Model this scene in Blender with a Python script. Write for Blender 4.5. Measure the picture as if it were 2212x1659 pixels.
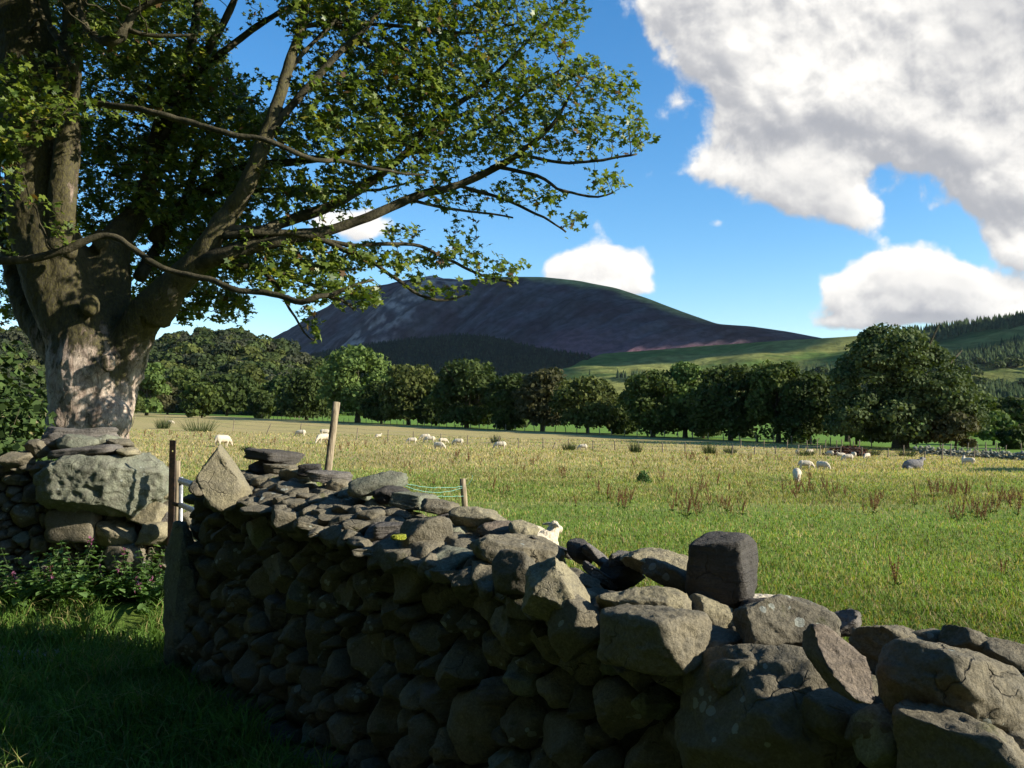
import bpy, bmesh, math, random
import numpy as np
from mathutils import Vector, Matrix, kdtree

for _o in list(bpy.data.objects):
    bpy.data.objects.remove(_o, do_unlink=True)
scene = bpy.context.scene
C = scene.collection
R = math.radians
rng = np.random.default_rng(7)
random.seed(7)

# ------------------------------------------------------------------ camera
F, CX, CY = 1885.0, 1106.0, 829.5           # measured on the photograph seen 2212 px wide
PITCH = math.atan(60.5 / F)
EYE = 1.65
cam_d = bpy.data.cameras.new('camera')
cam = bpy.data.objects.new('camera', cam_d)
C.objects.link(cam)
cam.location = (0, 0, EYE)
cam.rotation_euler = (math.pi / 2 + PITCH, 0, 0)
cam_d.sensor_width = 36
cam_d.lens = F / 2212 * 36
cam_d.clip_start = 0.05
cam_d.clip_end = 30000
scene.camera = cam
scene.render.resolution_x, scene.render.resolution_y = 1024, 768

# ------------------------------------------------------------------ light
SUN_AZ = R(74)          # from "behind the camera" (-y) towards +x
SUN_EL = R(24)
sun_dir = Vector((math.sin(SUN_AZ) * math.cos(SUN_EL), -math.cos(SUN_AZ) * math.cos(SUN_EL), math.sin(SUN_EL)))
sl = bpy.data.lights.new('sun', 'SUN')
sl.energy = 5.0
sl.angle = R(0.5)
sl.color = (1.0, 0.93, 0.80)
so = bpy.data.objects.new('sun', sl)
C.objects.link(so)
so.rotation_euler = sun_dir.to_track_quat('Z', 'Y').to_euler()

scene.view_settings.view_transform = 'Standard'
scene.view_settings.look = 'None'
scene.view_settings.gamma = 1
scene.view_settings.exposure = 1.05


def ray(px, py):
    X = (px - CX) / F
    U = (CY - py) / F
    y = math.cos(PITCH) - U * math.sin(PITCH)
    z = math.sin(PITCH) + U * math.cos(PITCH)
    return X / y, z / y


def P(px, py, d):
    a, b = ray(px, py)
    return Vector((a * d, d, EYE + b * d))


# ---- world: Nishita sky with procedural clouds laid out by direction
world = bpy.data.worlds.new('World')
scene.world = world
world.use_nodes = True
wt = world.node_tree
wt.nodes.clear()


class NT:
    """tiny node-tree helper"""
    def __init__(self, t):
        self.t = t

    def n(self, typ, **kw):
        nd = self.t.nodes.new(typ)
        for k, v in kw.items():
            setattr(nd, k, v)
        return nd

    def put(self, sock, v):
        if isinstance(v, (int, float, tuple, list)):
            sock.default_value = v
        else:
            self.t.links.new(v, sock)

    def m(self, op, a, b=None, c=None, clamp=False):
        nd = self.n('ShaderNodeMath', operation=op)
        nd.use_clamp = clamp
        self.put(nd.inputs[0], a)
        if b is not None:
            self.put(nd.inputs[1], b)
        if c is not None:
            self.put(nd.inputs[2], c)
        return nd.outputs[0]

    def vm(self, op, a, b=None):
        nd = self.n('ShaderNodeVectorMath', operation=op)
        self.put(nd.inputs[0], a)
        if b is not None:
            self.put(nd.inputs[1], b)
        return nd.outputs[0]

    def mix(self, f, a, b, typ='MIX'):
        nd = self.n('ShaderNodeMix', data_type='RGBA', blend_type=typ)
        self.put(nd.inputs[0], f)
        self.put(nd.inputs[6], a)
        self.put(nd.inputs[7], b)
        return nd.outputs[2]

    def ss(self, v, a, b, o0=0.0, o1=1.0):
        nd = self.n('ShaderNodeMapRange', interpolation_type='SMOOTHSTEP')
        self.put(nd.inputs[0], v)
        nd.inputs[1].default_value = a
        nd.inputs[2].default_value = b
        nd.inputs[3].default_value = o0
        nd.inputs[4].default_value = o1
        return nd.outputs[0]

    def noise(self, vec, scale, detail=5, rough=0.55, dist=0.0):
        nd = self.n('ShaderNodeTexNoise')
        if vec is not None:
            self.put(nd.inputs['Vector'], vec)
        nd.inputs['Scale'].default_value = scale
        nd.inputs['Detail'].default_value = detail
        nd.inputs['Roughness'].default_value = rough
        nd.inputs['Distortion'].default_value = dist
        return nd.outputs['Fac']


# clouds as soft ellipses of the sky: (px, py, half width, half height, weight)
CLOUDS = [
    (1530, -30, 150, 110, 1.3), (1560, 110, 110, 75, 1.0), (1640, 250, 110, 80, 1.0), (1800, -20, 330, 150, 1.3), (2120, 60, 260, 230, 1.5),
    (1700, 165, 150, 95, 1.2), (1880, 230, 260, 120, 1.3), (2130, 260, 200, 150, 1.3),
    (1560, 365, 100, 48, 1.0), (1740, 410, 150, 75, 1.15), (2180, 410, 120, 60, 1.1), (1850, 450, 70, 40, 0.7),
    (2215, 545, 80, 34, 1.0), (2330, 200, 200, 400, 1.5),
    (1300, 560, 84, 58, 1.5), (1215, 585, 46, 34, 1.2), (1375, 598, 42, 38, 1.2), (1290, 625, 120, 22, 1.0),
    (1915, 580, 90, 52, 1.3), (1980, 630, 130, 40, 1.1), (2050, 600, 95, 46, 1.2), (2150, 640, 100, 36, 1.1), (1960, 665, 165, 26, 1.0),
    (1840, 700, 80, 24, 0.9), (1800, 625, 45, 30, 0.85), (2080, 682, 170, 24, 0.9),
    (1380, 450, 60, 25, 0.42), (1400, 375, 55, 25, 0.4), (1290, 485, 22, 22, 0.4), (1540, 480, 30, 16, 0.4),
    (790, 490, 85, 42, 1.0), (700, 470, 60, 30, 0.8), (980, 540, 50, 24, 0.75),
    (850, 60, 70, 40, 0.5), (600, 735, 110, 14, 0.55), (700, 650, 130, 12, 0.35), (1680, 650, 24, 12, 0.42),
]
grp = bpy.data.node_groups.new('cloud_density', 'ShaderNodeTree')
grp.interface.new_socket('Vector', in_out='INPUT', socket_type='NodeSocketVector')
grp.interface.new_socket('Density', in_out='OUTPUT', socket_type='NodeSocketFloat')
g = NT(grp)
gi = g.n('NodeGroupInput')
go = g.n('NodeGroupOutput')
vec = gi.outputs[0]
acc = None
for (px, py, a, b, w) in CLOUDS:
    u0, v0 = ray(px, py)
    mp = g.n('ShaderNodeVectorMath', operation='MULTIPLY_ADD')
    sx, sy = F / a, F / b
    g.put(mp.inputs[0], vec)
    mp.inputs[1].default_value = (sx, sy, 0)
    mp.inputs[2].default_value = (-u0 * sx, -v0 * sy, 0)
    dt = g.n('ShaderNodeVectorMath', operation='LENGTH')
    g.put(dt.inputs[0], mp.outputs[0])
    e = g.m('MULTIPLY', dt.outputs['Value'], dt.outputs['Value'])
    e = g.m('MULTIPLY', e, -1.0)
    e = g.m('EXPONENT', e)
    e = g.m('MULTIPLY', e, w)
    acc = e if acc is None else g.m('ADD', acc, e)
acc = g.m('MINIMUM', acc, 2.2)
n1 = g.noise(vec, 9, 9, 0.58, 0.25)
n2 = g.noise(vec, 30, 6, 0.55, 0.2)
vor = g.n('ShaderNodeTexVoronoi', feature='SMOOTH_F1')
g.put(vor.inputs['Vector'], vec)
vor.inputs['Scale'].default_value = 26
vor.inputs['Smoothness'].default_value = 0.6
v = g.m('MULTIPLY_ADD', g.m('SUBTRACT', n1, 0.5), 1.9, acc)
v = g.m('MULTIPLY_ADD', g.m('SUBTRACT', n2, 0.5), 0.8, v)
v = g.m('MULTIPLY_ADD', g.m('SUBTRACT', 0.45, vor.outputs['Distance']), 0.55, v)
g.put(go.inputs[0], v)

w_ = NT(wt)
tc = w_.n('ShaderNodeTexCoord')
sep = w_.n('ShaderNodeSeparateXYZ')
w_.put(sep.inputs[0], tc.outputs['Generated'])
yy = w_.m('MAXIMUM', sep.outputs[1], 0.04)
cmb = w_.n('ShaderNodeCombineXYZ')
w_.put(cmb.inputs[0], w_.m('DIVIDE', sep.outputs[0], yy))
w_.put(cmb.inputs[1], w_.m('DIVIDE', sep.outputs[2], yy))
uv = cmb.outputs[0]


def dens(vec):
    nd = w_.n('ShaderNodeGroup')
    nd.node_tree = grp
    w_.put(nd.inputs[0], vec)
    return nd.outputs[0]


d0 = dens(uv)
d1 = dens(w_.vm('ADD', uv, (0.016, 0.034, 0)))
alpha = w_.ss(d0, 0.46, 0.86)
light = w_.m('SUBTRACT', d0, d1)                       # towards the sun it thins out: bright side
light = w_.ss(light, -1.0, 0.75)
d2 = dens(w_.vm('ADD', uv, (0.004, 0.009, 0)))
light2 = w_.ss(w_.m('SUBTRACT', d0, d2), -0.34, 0.30)
core = w_.ss(d0, 0.85, 1.9)                            # thick middle goes grey
soft = w_.noise(uv, 3.2, 4, 0.5)
core = w_.m('MULTIPLY', core, w_.ss(soft, 0.38, 0.60, 0.15, 1.0))
lum = w_.m('ADD', w_.m('MULTIPLY_ADD', light, 0.50, 0.33), w_.m('MULTIPLY', light2, 0.36))
lum = w_.m('MULTIPLY', lum, w_.m('MULTIPLY_ADD', core, -0.42, 1.0))
ccol = w_.mix(lum, (0.17, 0.20, 0.27, 1), (1.0, 0.97, 0.92, 1))
sky = w_.n('ShaderNodeTexSky', sky_type='NISHITA')
sky.sun_disc = False
sky.sun_elevation = SUN_EL
sky.sun_rotation = math.pi - SUN_AZ
sky.altitude = 200
sky.air_density = 1.0
sky.dust_density = 0.25
sky.ozone_density = 2.5
hs = w_.n('ShaderNodeHueSaturation')
hs.inputs['Saturation'].default_value = 1.32
w_.put(hs.inputs['Color'], sky.outputs[0])
bg_sky = w_.n('ShaderNodeBackground')
w_.put(bg_sky.inputs[0], hs.outputs[0])
bg_sky.inputs[1].default_value = 0.105
bg_cl = w_.n('ShaderNodeBackground')
w_.put(bg_cl.inputs[0], ccol)
bg_cl.inputs[1].default_value = 0.54
ms = w_.n('ShaderNodeMixShader')
front = w_.ss(sep.outputs[1], 0.05, 0.15)
w_.put(ms.inputs[0], w_.m('MULTIPLY', alpha, front))
wt.links.new(bg_sky.outputs[0], ms.inputs[1])
wt.links.new(bg_cl.outputs[0], ms.inputs[2])
wo = w_.n('ShaderNodeOutputWorld')
wt.links.new(ms.outputs[0], wo.inputs[0])


# ------------------------------------------------------------------ numeric helpers
def _hash(ix, iy, iz, seed):
    h = (ix.astype(np.int64) * 374761393 + iy.astype(np.int64) * 668265263 + iz.astype(np.int64) * 1274126177 + seed * 97531) & 0xFFFFFFFF
    h = ((h ^ (h >> 13)) * 1274126177) & 0xFFFFFFFF
    h = (h ^ (h >> 16)) & 0xFFFFFF
    return h / float(0xFFFFFF) * 2 - 1


def vnoise(p, seed=0):
    p = np.asarray(p, dtype=float)
    i = np.floor(p)
    f = p - i
    f = f * f * (3 - 2 * f)
    x, y, z = i[:, 0], i[:, 1], i[:, 2]
    out = 0
    for dx in (0, 1):
        wx = f[:, 0] if dx else 1 - f[:, 0]
        for dy in (0, 1):
            wy = f[:, 1] if dy else 1 - f[:, 1]
            for dz in (0, 1):
                wz = f[:, 2] if dz else 1 - f[:, 2]
                out = out + wx * wy * wz * _hash(x + dx, y + dy, z + dz, seed)
    return out


def fbm(p, octv=4, seed=0, rough=0.5):
    p = np.asarray(p, dtype=float)
    o, a, t = 0, 1.0, 0
    for k in range(octv):
        o = o + a * vnoise(p * (2.03 ** k) + 17.3 * k, seed + k)
        t += a
        a *= rough
    return o / t


def n2(x, y, s, octv=3, seed=0):
    x = np.atleast_1d(np.asarray(x, float))
    y = np.atleast_1d(np.asarray(y, float))
    return fbm(np.stack([x / s, y / s, np.zeros_like(x) + seed * 3.1], 1), octv, seed)


def sst(v, a, b):
    t = np.clip((v - a) / (b - a), 0, 1)
    return t * t * (3 - 2 * t)


def mesh_np(name, V, faces, mat=None, col=None, smooth=False):
    """faces: list of (n,k) int arrays"""
    me = bpy.data.meshes.new(name)
    V = np.asarray(V, dtype=np.float32)
    me.vertices.add(len(V))
    me.vertices.foreach_set('co', V.ravel())
    faces = [np.asarray(f, dtype=np.int32) for f in faces if len(f)]
    nl = sum(f.size for f in faces)
    nf = sum(len(f) for f in faces)
    me.loops.add(nl)
    me.loops.foreach_set('vertex_index', np.concatenate([f.ravel() for f in faces]))
    tot = np.concatenate([np.full(len(f), f.shape[1], dtype=np.int32) for f in faces])
    st = np.concatenate([[0], np.cumsum(tot)[:-1]]).astype(np.int32)
    me.polygons.add(nf)
    me.polygons.foreach_set('loop_start', st)
    me.polygons.foreach_set('loop_total', tot)
    if smooth:
        me.polygons.foreach_set('use_smooth', np.ones(nf, dtype=bool))
    me.update(calc_edges=True)
    if col is not None:
        at = me.color_attributes.new('col', 'FLOAT_COLOR', 'POINT')
        c4 = np.ones((len(V), 4), dtype=np.float32)
        c4[:, :3] = col
        at.data.foreach_set('color', c4.ravel())
    if mat is not None:
        me.materials.append(mat)
    return me


def link(name, me, parent=None, loc=None, kind=None, label=None, cat=None, group=None):
    o = bpy.data.objects.new(name, me)
    C.objects.link(o)
    if parent is not None:
        o.parent = parent
    if loc is not None:
        o.location = loc
    if kind:
        o['kind'] = kind
    if label:
        o['label'] = label
    if cat:
        o['category'] = cat
    if group:
        o['group'] = group
    return o


def thing(name, label, cat, loc=(0, 0, 0), group=None):
    return link(name, None, None, loc, None, label, cat, group)


def tube(pts, rad, sides=8, noise_amp=0.0, seed=0, cap=True):
    """tapered tube through pts -> V, faces"""
    pts = [Vector(p) for p in pts]
    n = len(pts)
    V, Q = [], []
    up = Vector((0.13, 0.21, 0.97))
    prev = None
    for i, p in enumerate(pts):
        t = (pts[min(i + 1, n - 1)] - pts[max(i - 1, 0)])
        if t.length < 1e-9:
            t = Vector((0, 0, 1))
        t.normalize()
        if prev is None:
            a = t.cross(up)
            if a.length < 1e-3:
                a = t.cross(Vector((1, 0, 0)))
            a.normalize()
        else:
            a = (prev - t * prev.dot(t))
            if a.length < 1e-4:
                a = t.cross(up)
            a.normalize()
        prev = a
        b = t.cross(a)
        for k in range(sides):
            th = 2 * math.pi * k / sides
            V.append(p + (a * math.cos(th) + b * math.sin(th)) * rad[i])
    V = np.array([tuple(v) for v in V])
    if noise_amp:
        cen = np.repeat(np.array([tuple(p) for p in pts]), sides, axis=0)
        dv = V - cen
        V = cen + dv * (1 + noise_amp * fbm(V * 6, 3, seed))[:, None]
    for i in range(n - 1):
        for k in range(sides):
            k2 = (k + 1) % sides
            Q.append((i * sides + k, i * sides + k2, (i + 1) * sides + k2, (i + 1) * sides + k))
    F4 = np.array(Q, dtype=np.int32)
    fs = [F4]
    if cap:
        fs.append(np.array([list(range(sides))[::-1], [(n - 1) * sides + k for k in range(sides)]], dtype=np.int32))
    return V, fs


class Batch:
    def __init__(self):
        self.V, self.F, self.Cc, self.n = [], {}, [], 0

    def add(self, V, fs, col=None):
        V = np.asarray(V, float)
        for f in fs:
            f = np.asarray(f)
            if len(f):
                self.F.setdefault(f.shape[1], []).append(f + self.n)
        self.V.append(V)
        if col is not None:
            c = np.empty((len(V), 3))
            c[:] = col
            self.Cc.append(c)
        self.n += len(V)

    def mesh(self, name, mat, smooth=False):
        return mesh_np(name, np.concatenate(self.V), [np.concatenate(v) for v in self.F.values()], mat,
                       np.concatenate(self.Cc) if self.Cc else None, smooth)


def smooth_path(pts, step):
    """Catmull-Rom resample of Vectors (with radius as 4th) at given step"""
    A = np.array(pts, float)
    out = []
    n = len(A)
    for i in range(n - 1):
        p0, p1, p2, p3 = A[max(i - 1, 0)], A[i], A[i + 1], A[min(i + 2, n - 1)]
        L = np.linalg.norm(p2[:3] - p1[:3])
        m = max(1, int(L / step))
        for k in range(m):
            t = k / m
            out.append(0.5 * ((2 * p1) + (-p0 + p2) * t + (2 * p0 - 5 * p1 + 4 * p2 - p3) * t * t + (-p0 + 3 * p1 - 3 * p2 + p3) * t ** 3))
    out.append(A[-1])
    return np.array(out)


# ------------------------------------------------------------------ the lie of the land
WA = Vector((-2.2, 5.65, 0))                 # left end of the near wall's front face
WU = Vector((0.625, -0.78, 0)).normalized()  # along it, towards the camera
WN = Vector((-WU.y, WU.x, 0))                # to the field side
WN = Vector((0.78, 0.625, 0)).normalized()
LB = Vector((-2.72, 7.12, 0))                # right end of the far-left wall's front face
LU = Vector((-0.993, 0.12, 0)).normalized()
LN = Vector((0.12, 0.993, 0)).normalized()


def field_side(x, y):
    s1 = (x - WA.x) * WN.x + (y - WA.y) * WN.y - 0.28
    s2 = (x - LB.x) * LN.x + (y - LB.y) * LN.y - 0.28
    return np.maximum(s1, s2)


def ground_z(x, y):
    x = np.atleast_1d(np.asarray(x, float))
    y = np.atleast_1d(np.asarray(y, float))
    zt = np.interp(y, [-50, 8, 25, 45, 80, 300, 2000], [-0.35, -0.35, -0.95, -1.38, -1.75, -1.85, -2.2])
    tilt = -0.022 * np.clip(x, -150, 60) * sst(y, 20, 80)
    und = 0.05 * n2(x, y, 3.0, 3, 5) * sst(y, 5, 12) + 0.12 * n2(x, y, 17.0, 2, 9) * sst(y, 10, 30)
    zf = zt + tilt + und
    s2 = (x - LB.x) * LN.x + (y - LB.y) * LN.y
    zl = 0.035 * n2(x, y, 1.1, 3, 3) + 0.17 * sst(s2, -0.85, -0.15)
    k = sst(field_side(x, y), -0.1, 0.7)
    return zl * (1 - k) + zf * k


def gz(x, y):
    return float(ground_z(x, y)[0])


def G(px, py, y0=6.0):
    """where the view ray through a photo pixel meets the field"""
    a, b = ray(px, py)
    ys = np.geomspace(y0, 1500, 900)
    dz = EYE + b * ys - ground_z(a * ys, ys)
    k = np.argmax(dz < 0)
    if dz[k] >= 0:
        k = len(ys) - 1
    y = ys[k]
    return Vector((a * y, y, gz(a * y, y)))


def row_side(x, y):
    """metres beyond the line of the tree row"""
    return (x + 58) * 0.78 + (y - 240) * 0.625


def dryness(x, y):
    d = sst(y + 12 * n2(x, y, 7, 3, 21), 15, 62) * 0.95
    d = d + 0.45 * n2(x, y, 4.0, 4, 31) + 0.25 * n2(x, y, 1.1, 3, 37)
    d = np.clip(d, 0, 1)
    lush = sst(row_side(x, y), -6, 4)
    return d * (1 - lush)


# ------------------------------------------------------------------ materials
def new_mat(name):
    m = bpy.data.materials.new(name)
    m.use_nodes = True
    m.node_tree.nodes.clear()
    t = NT(m.node_tree)
    out = t.n('ShaderNodeOutputMaterial')
    return m, t, out


def bsdf(t, out, col, rough=0.9, bump=None, strength=0.5, dist=0.02, spec=0.25, metal=0.0):
    b = t.n('ShaderNodeBsdfPrincipled')
    t.put(b.inputs['Base Color'], col)
    t.put(b.inputs['Roughness'], rough)
    b.inputs['Specular IOR Level'].default_value = spec
    b.inputs['Metallic'].default_value = metal
    if bump is not None:
        bp = t.n('ShaderNodeBump')
        bp.inputs['Strength'].default_value = strength
        bp.inputs['Distance'].default_value = dist
        t.put(bp.inputs['Height'], bump)
        t.put(b.inputs['Normal'], bp.outputs[0])
    t.t.links.new(b.outputs[0], out.inputs[0])
    return b


def mat_stone(name, c1, c2, c3, moss=0.25, lichen=0.5, strata=0.0):
    m, t, out = new_mat(name)
    pos = t.n('ShaderNodeNewGeometry')
    p = pos.outputs['Position']
    oi = t.n('ShaderNodeObjectInfo')
    rnd = oi.outputs['Random']
    big = t.noise(p, 3.1, 3, 0.5)
    mid = t.noise(p, 14, 6, 0.62)
    fin = t.noise(p, 75, 6, 0.7)
    k = t.ss(t.m('MULTIPLY_ADD', rnd, 0.5, t.m('MULTIPLY', big, 0.75)), 0.25, 0.85)
    c = t.mix(k, c1 + (1,), c2 + (1,))
    c = t.mix(t.ss(mid, 0.42, 0.68), c, c3 + (1,))
    cw = t.vm('ADD', p, t.vm('MULTIPLY', t.n('ShaderNodeTexNoise').outputs['Color'], (0.06, 0.06, 0.06)))
    vc = t.n('ShaderNodeTexVoronoi', feature='DISTANCE_TO_EDGE')
    t.put(vc.inputs['Vector'], cw)
    vc.inputs['Scale'].default_value = 8
    crk = t.ss(vc.outputs['Distance'], 0.0, 0.03, 1.0, 0.0)
    crk = t.m('MULTIPLY', crk, t.ss(t.noise(p, 5.0, 3, 0.6), 0.55, 0.63))
    c = t.mix(t.m('MULTIPLY', crk, 0.35), c, (0.03, 0.026, 0.02, 1))
    c = t.mix(t.ss(t.noise(p, 160, 3, 0.6), 0.35, 0.7, 0.0, 0.35), c, (0.05, 0.045, 0.035, 1))
    c = t.mix(t.ss(fin, 0.35, 0.72), t.mix(0.36, c, (0.03, 0.028, 0.022, 1)), c)
    # pale lichen rosettes
    vo = t.n('ShaderNodeTexVoronoi')
    t.put(vo.inputs['Vector'], t.vm('ADD', p, t.vm('MULTIPLY', t.n('ShaderNodeTexNoise').outputs['Color'], (0.02, 0.02, 0.02))))
    vo.inputs['Scale'].default_value = 22
    spots = t.m('LESS_THAN', t.m('MULTIPLY_ADD', fin, 0.25, vo.outputs['Distance']), t.m('MULTIPLY', t.ss(t.noise(p, 4.3, 3, 0.6), 0.50, 0.66), 0.52 * lichen))
    c = t.mix(t.m('MULTIPLY', spots, 0.7), c, (0.33, 0.35, 0.30, 1))
    # moss where the stone faces up
    sn = t.n('ShaderNodeSeparateXYZ')
    t.put(sn.inputs[0], pos.outputs['Normal'])
    mo = t.m('MULTIPLY', t.ss(t.noise(p, 6.5, 5, 0.65), 0.60, 0.68), moss)
    c = t.mix(mo, c, (0.055, 0.06, 0.012, 1))
    h = t.m('MULTIPLY_ADD', mid, 0.9, t.m('MULTIPLY', fin, 0.42))
    h = t.m('SUBTRACT', h, t.m('MULTIPLY', crk, 0.3))
    if strata:
        mp = t.n('ShaderNodeMapping')
        t.put(mp.inputs[0], p)
        mp.inputs['Scale'].default_value = (4, 4, 60)
        mp.inputs['Rotation'].default_value = (0.25, 0.2, 0)
        st = t.noise(mp.outputs[0], 1.0, 5, 0.6)
        h = t.m('MULTIPLY_ADD', st, strata, h)
        c = t.mix(t.ss(st, 0.3, 0.7, 0.0, 0.35), c, (0.03, 0.028, 0.028, 1))
    bsdf(t, out, c, 0.92, h, 1.0, 0.024, 0.2)
    return m


M_STONE = mat_stone('field_stone', (0.150, 0.132, 0.094), (0.26, 0.222, 0.145), (0.20, 0.178, 0.128), 0.55, 0.9)
M_STONE_PALE = mat_stone('pale_stone', (0.31, 0.27, 0.165), (0.38, 0.33, 0.205), (0.25, 0.22, 0.15), 0.2, 0.5)
M_STONE_GREY = mat_stone('grey_green_stone', (0.20, 0.215, 0.155), (0.28, 0.285, 0.20), (0.20, 0.195, 0.145), 0.2, 0.7)
M_SLATE = mat_stone('slate', (0.17, 0.152, 0.134), (0.25, 0.222, 0.19), (0.20, 0.18, 0.15), 0.1, 0.4, 0.9)
M_SLATE_DARK = mat_stone('dark_slate', (0.070, 0.063, 0.057), (0.115, 0.103, 0.09), (0.10, 0.09, 0.075), 0.2, 0.3, 0.9)
M_TAN = mat_stone('tan_stone', (0.28, 0.22, 0.16), (0.32, 0.26, 0.19), (0.22, 0.18, 0.14), 0.03, 0.2, 0.4)


def mat_attr(name, rough=0.95, noise_scale=None, amp=0.4, bump=0.0, dist=0.05, spec=0.1):
    m, t, out = new_mat(name)
    a = t.n('ShaderNodeAttribute', attribute_name='col')
    c = a.outputs['Color']
    h = None
    if noise_scale:
        p = t.n('ShaderNodeNewGeometry').outputs['Position']
        nz = t.noise(p, noise_scale, 6, 0.65)
        f = t.ss(nz, 0.3, 0.7, 1 - amp, 1 + amp)
        c = t.mix(1.0, c, t.mix(0.0, f, f), 'MULTIPLY')
        h = nz
    bsdf(t, out, c, rough, h if bump else None, bump, dist, spec)
    return m


def mat_leaf(name, trans=0.35, rough=0.6, spec=0.2):
    m, t, out = new_mat(name)
    a = t.n('ShaderNodeAttribute', attribute_name='col')
    b = t.n('ShaderNodeBsdfPrincipled')
    t.put(b.inputs['Base Color'], a.outputs['Color'])
    b.inputs['Roughness'].default_value = rough
    b.inputs['Specular IOR Level'].default_value = spec
    tr = t.n('ShaderNodeBsdfTranslucent')
    t.put(tr.inputs[0], t.mix(1.0, a.outputs['Color'], (1.3, 1.35, 0.5, 1), 'MULTIPLY'))
    mx = t.n('ShaderNodeMixShader')
    mx.inputs[0].default_value = trans
    t.t.links.new(b.outputs[0], mx.inputs[1])
    t.t.links.new(tr.outputs[0], mx.inputs[2])
    t.t.links.new(mx.outputs[0], out.inputs[0])
    return m


M_LEAF = mat_leaf('sycamore_leaf', 0.38, 0.42, 0.35)
M_FOL = mat_leaf('foliage', 0.22, 0.75, 0.12)
M_GRASS = mat_leaf('grass_blade', 0.35, 0.7, 0.15)
M_GROUND = mat_attr('ground', 0.98, 9.0, 0.45, 0.6, 0.05)
M_HILL = mat_attr('hill', 0.98, 0.035, 0.35, 0.8, 8.0, 0.0)


def mat_bark():
    m, t, out = new_mat('sycamore_bark')
    p = t.n('ShaderNodeNewGeometry').outputs['Position']
    mp = t.n('ShaderNodeMapping')
    t.put(mp.inputs[0], p)
    mp.inputs['Scale'].default_value = (1.0, 1.0, 0.5)
    q = mp.outputs[0]
    big = t.noise(q, 2.0, 5, 0.62)
    mid = t.noise(q, 9, 7, 0.68, 0.6)
    fin = t.noise(q, 45, 5, 0.7)
    vo = t.n('ShaderNodeTexVoronoi', feature='DISTANCE_TO_EDGE')
    t.put(vo.inputs['Vector'], t.vm('ADD', q, t.vm('MULTIPLY', t.n('ShaderNodeTexNoise').outputs['Color'], (0.1, 0.1, 0.1))))
    vo.inputs['Scale'].default_value = 11
    c = t.mix(t.ss(mid, 0.36, 0.62), (0.24, 0.18, 0.14, 1), (0.56, 0.46, 0.37, 1))
    c = t.mix(t.ss(fin, 0.3, 0.7, 0, 0.45), c, (0.16, 0.12, 0.09, 1))
    c = t.mix(t.ss(vo.outputs['Distance'], 0.0, 0.035, 0.55, 0.0), c, (0.07, 0.05, 0.035, 1))
    # moss and dark algae, thicker high on the trunk and in the forks
    sp = t.n('ShaderNodeSeparateXYZ')
    t.put(sp.inputs[0], p)
    hh = t.ss(sp.outputs[2], 1.7, 3.4, 0.0, 0.21)
    mo = t.ss(t.m('ADD', t.m('MULTIPLY_ADD', mid, 0.35, t.m('MULTIPLY', big, 0.65)), hh), 0.555, 0.625)
    c = t.mix(t.m('MULTIPLY', mo, 0.93), c, t.mix(t.ss(fin, 0.4, 0.65), (0.028, 0.026, 0.012, 1), (0.075, 0.068, 0.018, 1)))
    h = t.m('ADD', t.m('MULTIPLY_ADD', mid, 1.0, t.m('MULTIPLY', fin, 0.3)), t.m('MULTIPLY', mo, 0.5))
    bsdf(t, out, c, 0.9, h, 1.0, 0.03, 0.2)
    return m


def mat_twigbark():
    m, t, out = new_mat('branch_bark')
    p = t.n('ShaderNodeNewGeometry').outputs['Position']
    mid = t.noise(p, 7, 6, 0.65)
    fin = t.noise(p, 40, 4, 0.6)
    c = t.mix(t.ss(mid, 0.38, 0.66), (0.032, 0.028, 0.018, 1), (0.095, 0.08, 0.05, 1))
    c = t.mix(t.ss(fin, 0.3, 0.75, 0, 0.5), c, (0.04, 0.04, 0.018, 1))
    bsdf(t, out, c, 0.95, fin, 0.8, 0.02, 0.15)
    return m


def mat_wood():
    m, t, out = new_mat('weathered_wood')
    p = t.n('ShaderNodeNewGeometry').outputs['Position']
    mp = t.n('ShaderNodeMapping')
    t.put(mp.inputs[0], p)
    mp.inputs['Scale'].default_value = (60, 60, 5)
    g_ = t.noise(mp.outputs[0], 1, 5, 0.6)
    c = t.mix(t.ss(g_, 0.35, 0.65), (0.13, 0.10, 0.065, 1), (0.31, 0.25, 0.165, 1))
    bsdf(t, out, c, 0.9, g_, 0.7, 0.006, 0.15)
    return m


def mat_plain(name, c1, c2, scale, rough=0.6, metal=0.0, bump=0.3, dist=0.003):
    m, t, out = new_mat(name)
    p = t.n('ShaderNodeNewGeometry').outputs['Position']
    nz = t.noise(p, scale, 5, 0.6)
    c = t.mix(t.ss(nz, 0.35, 0.65), c1 + (1,), c2 + (1,))
    bsdf(t, out, c, rough, nz, bump, dist, 0.3, metal)
    return m


M_BARK = mat_bark()
M_TWIG = mat_twigbark()
M_WOOD = mat_wood()
M_IRON = mat_plain('rusty_iron', (0.035, 0.028, 0.025), (0.09, 0.055, 0.035), 40, 0.8, 0.3)
M_GALV = mat_plain('galvanised_steel', (0.30, 0.31, 0.32), (0.45, 0.46, 0.47), 30, 0.45, 0.7)
M_WOOL = mat_plain('wool', (0.40, 0.335, 0.235), (0.54, 0.465, 0.345), 26, 0.95, 0.0, 0.9, 0.03)
M_WOOL_GREY = mat_plain('grey_wool', (0.13, 0.12, 0.115), (0.2, 0.185, 0.17), 22, 0.95, 0.0, 0.9, 0.03)
M_TWINE = mat_plain('green_twine', (0.16, 0.42, 0.33), (0.25, 0.5, 0.42), 20, 0.6)
M_WIRE = mat_plain('fence_wire', (0.12, 0.11, 0.10), (0.2, 0.19, 0.17), 20, 0.6, 0.5)
M_CORE = mat_plain('rubble_core', (0.02, 0.018, 0.013), (0.045, 0.04, 0.028), 12, 1.0, 0, 1.0, 0.05)
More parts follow.
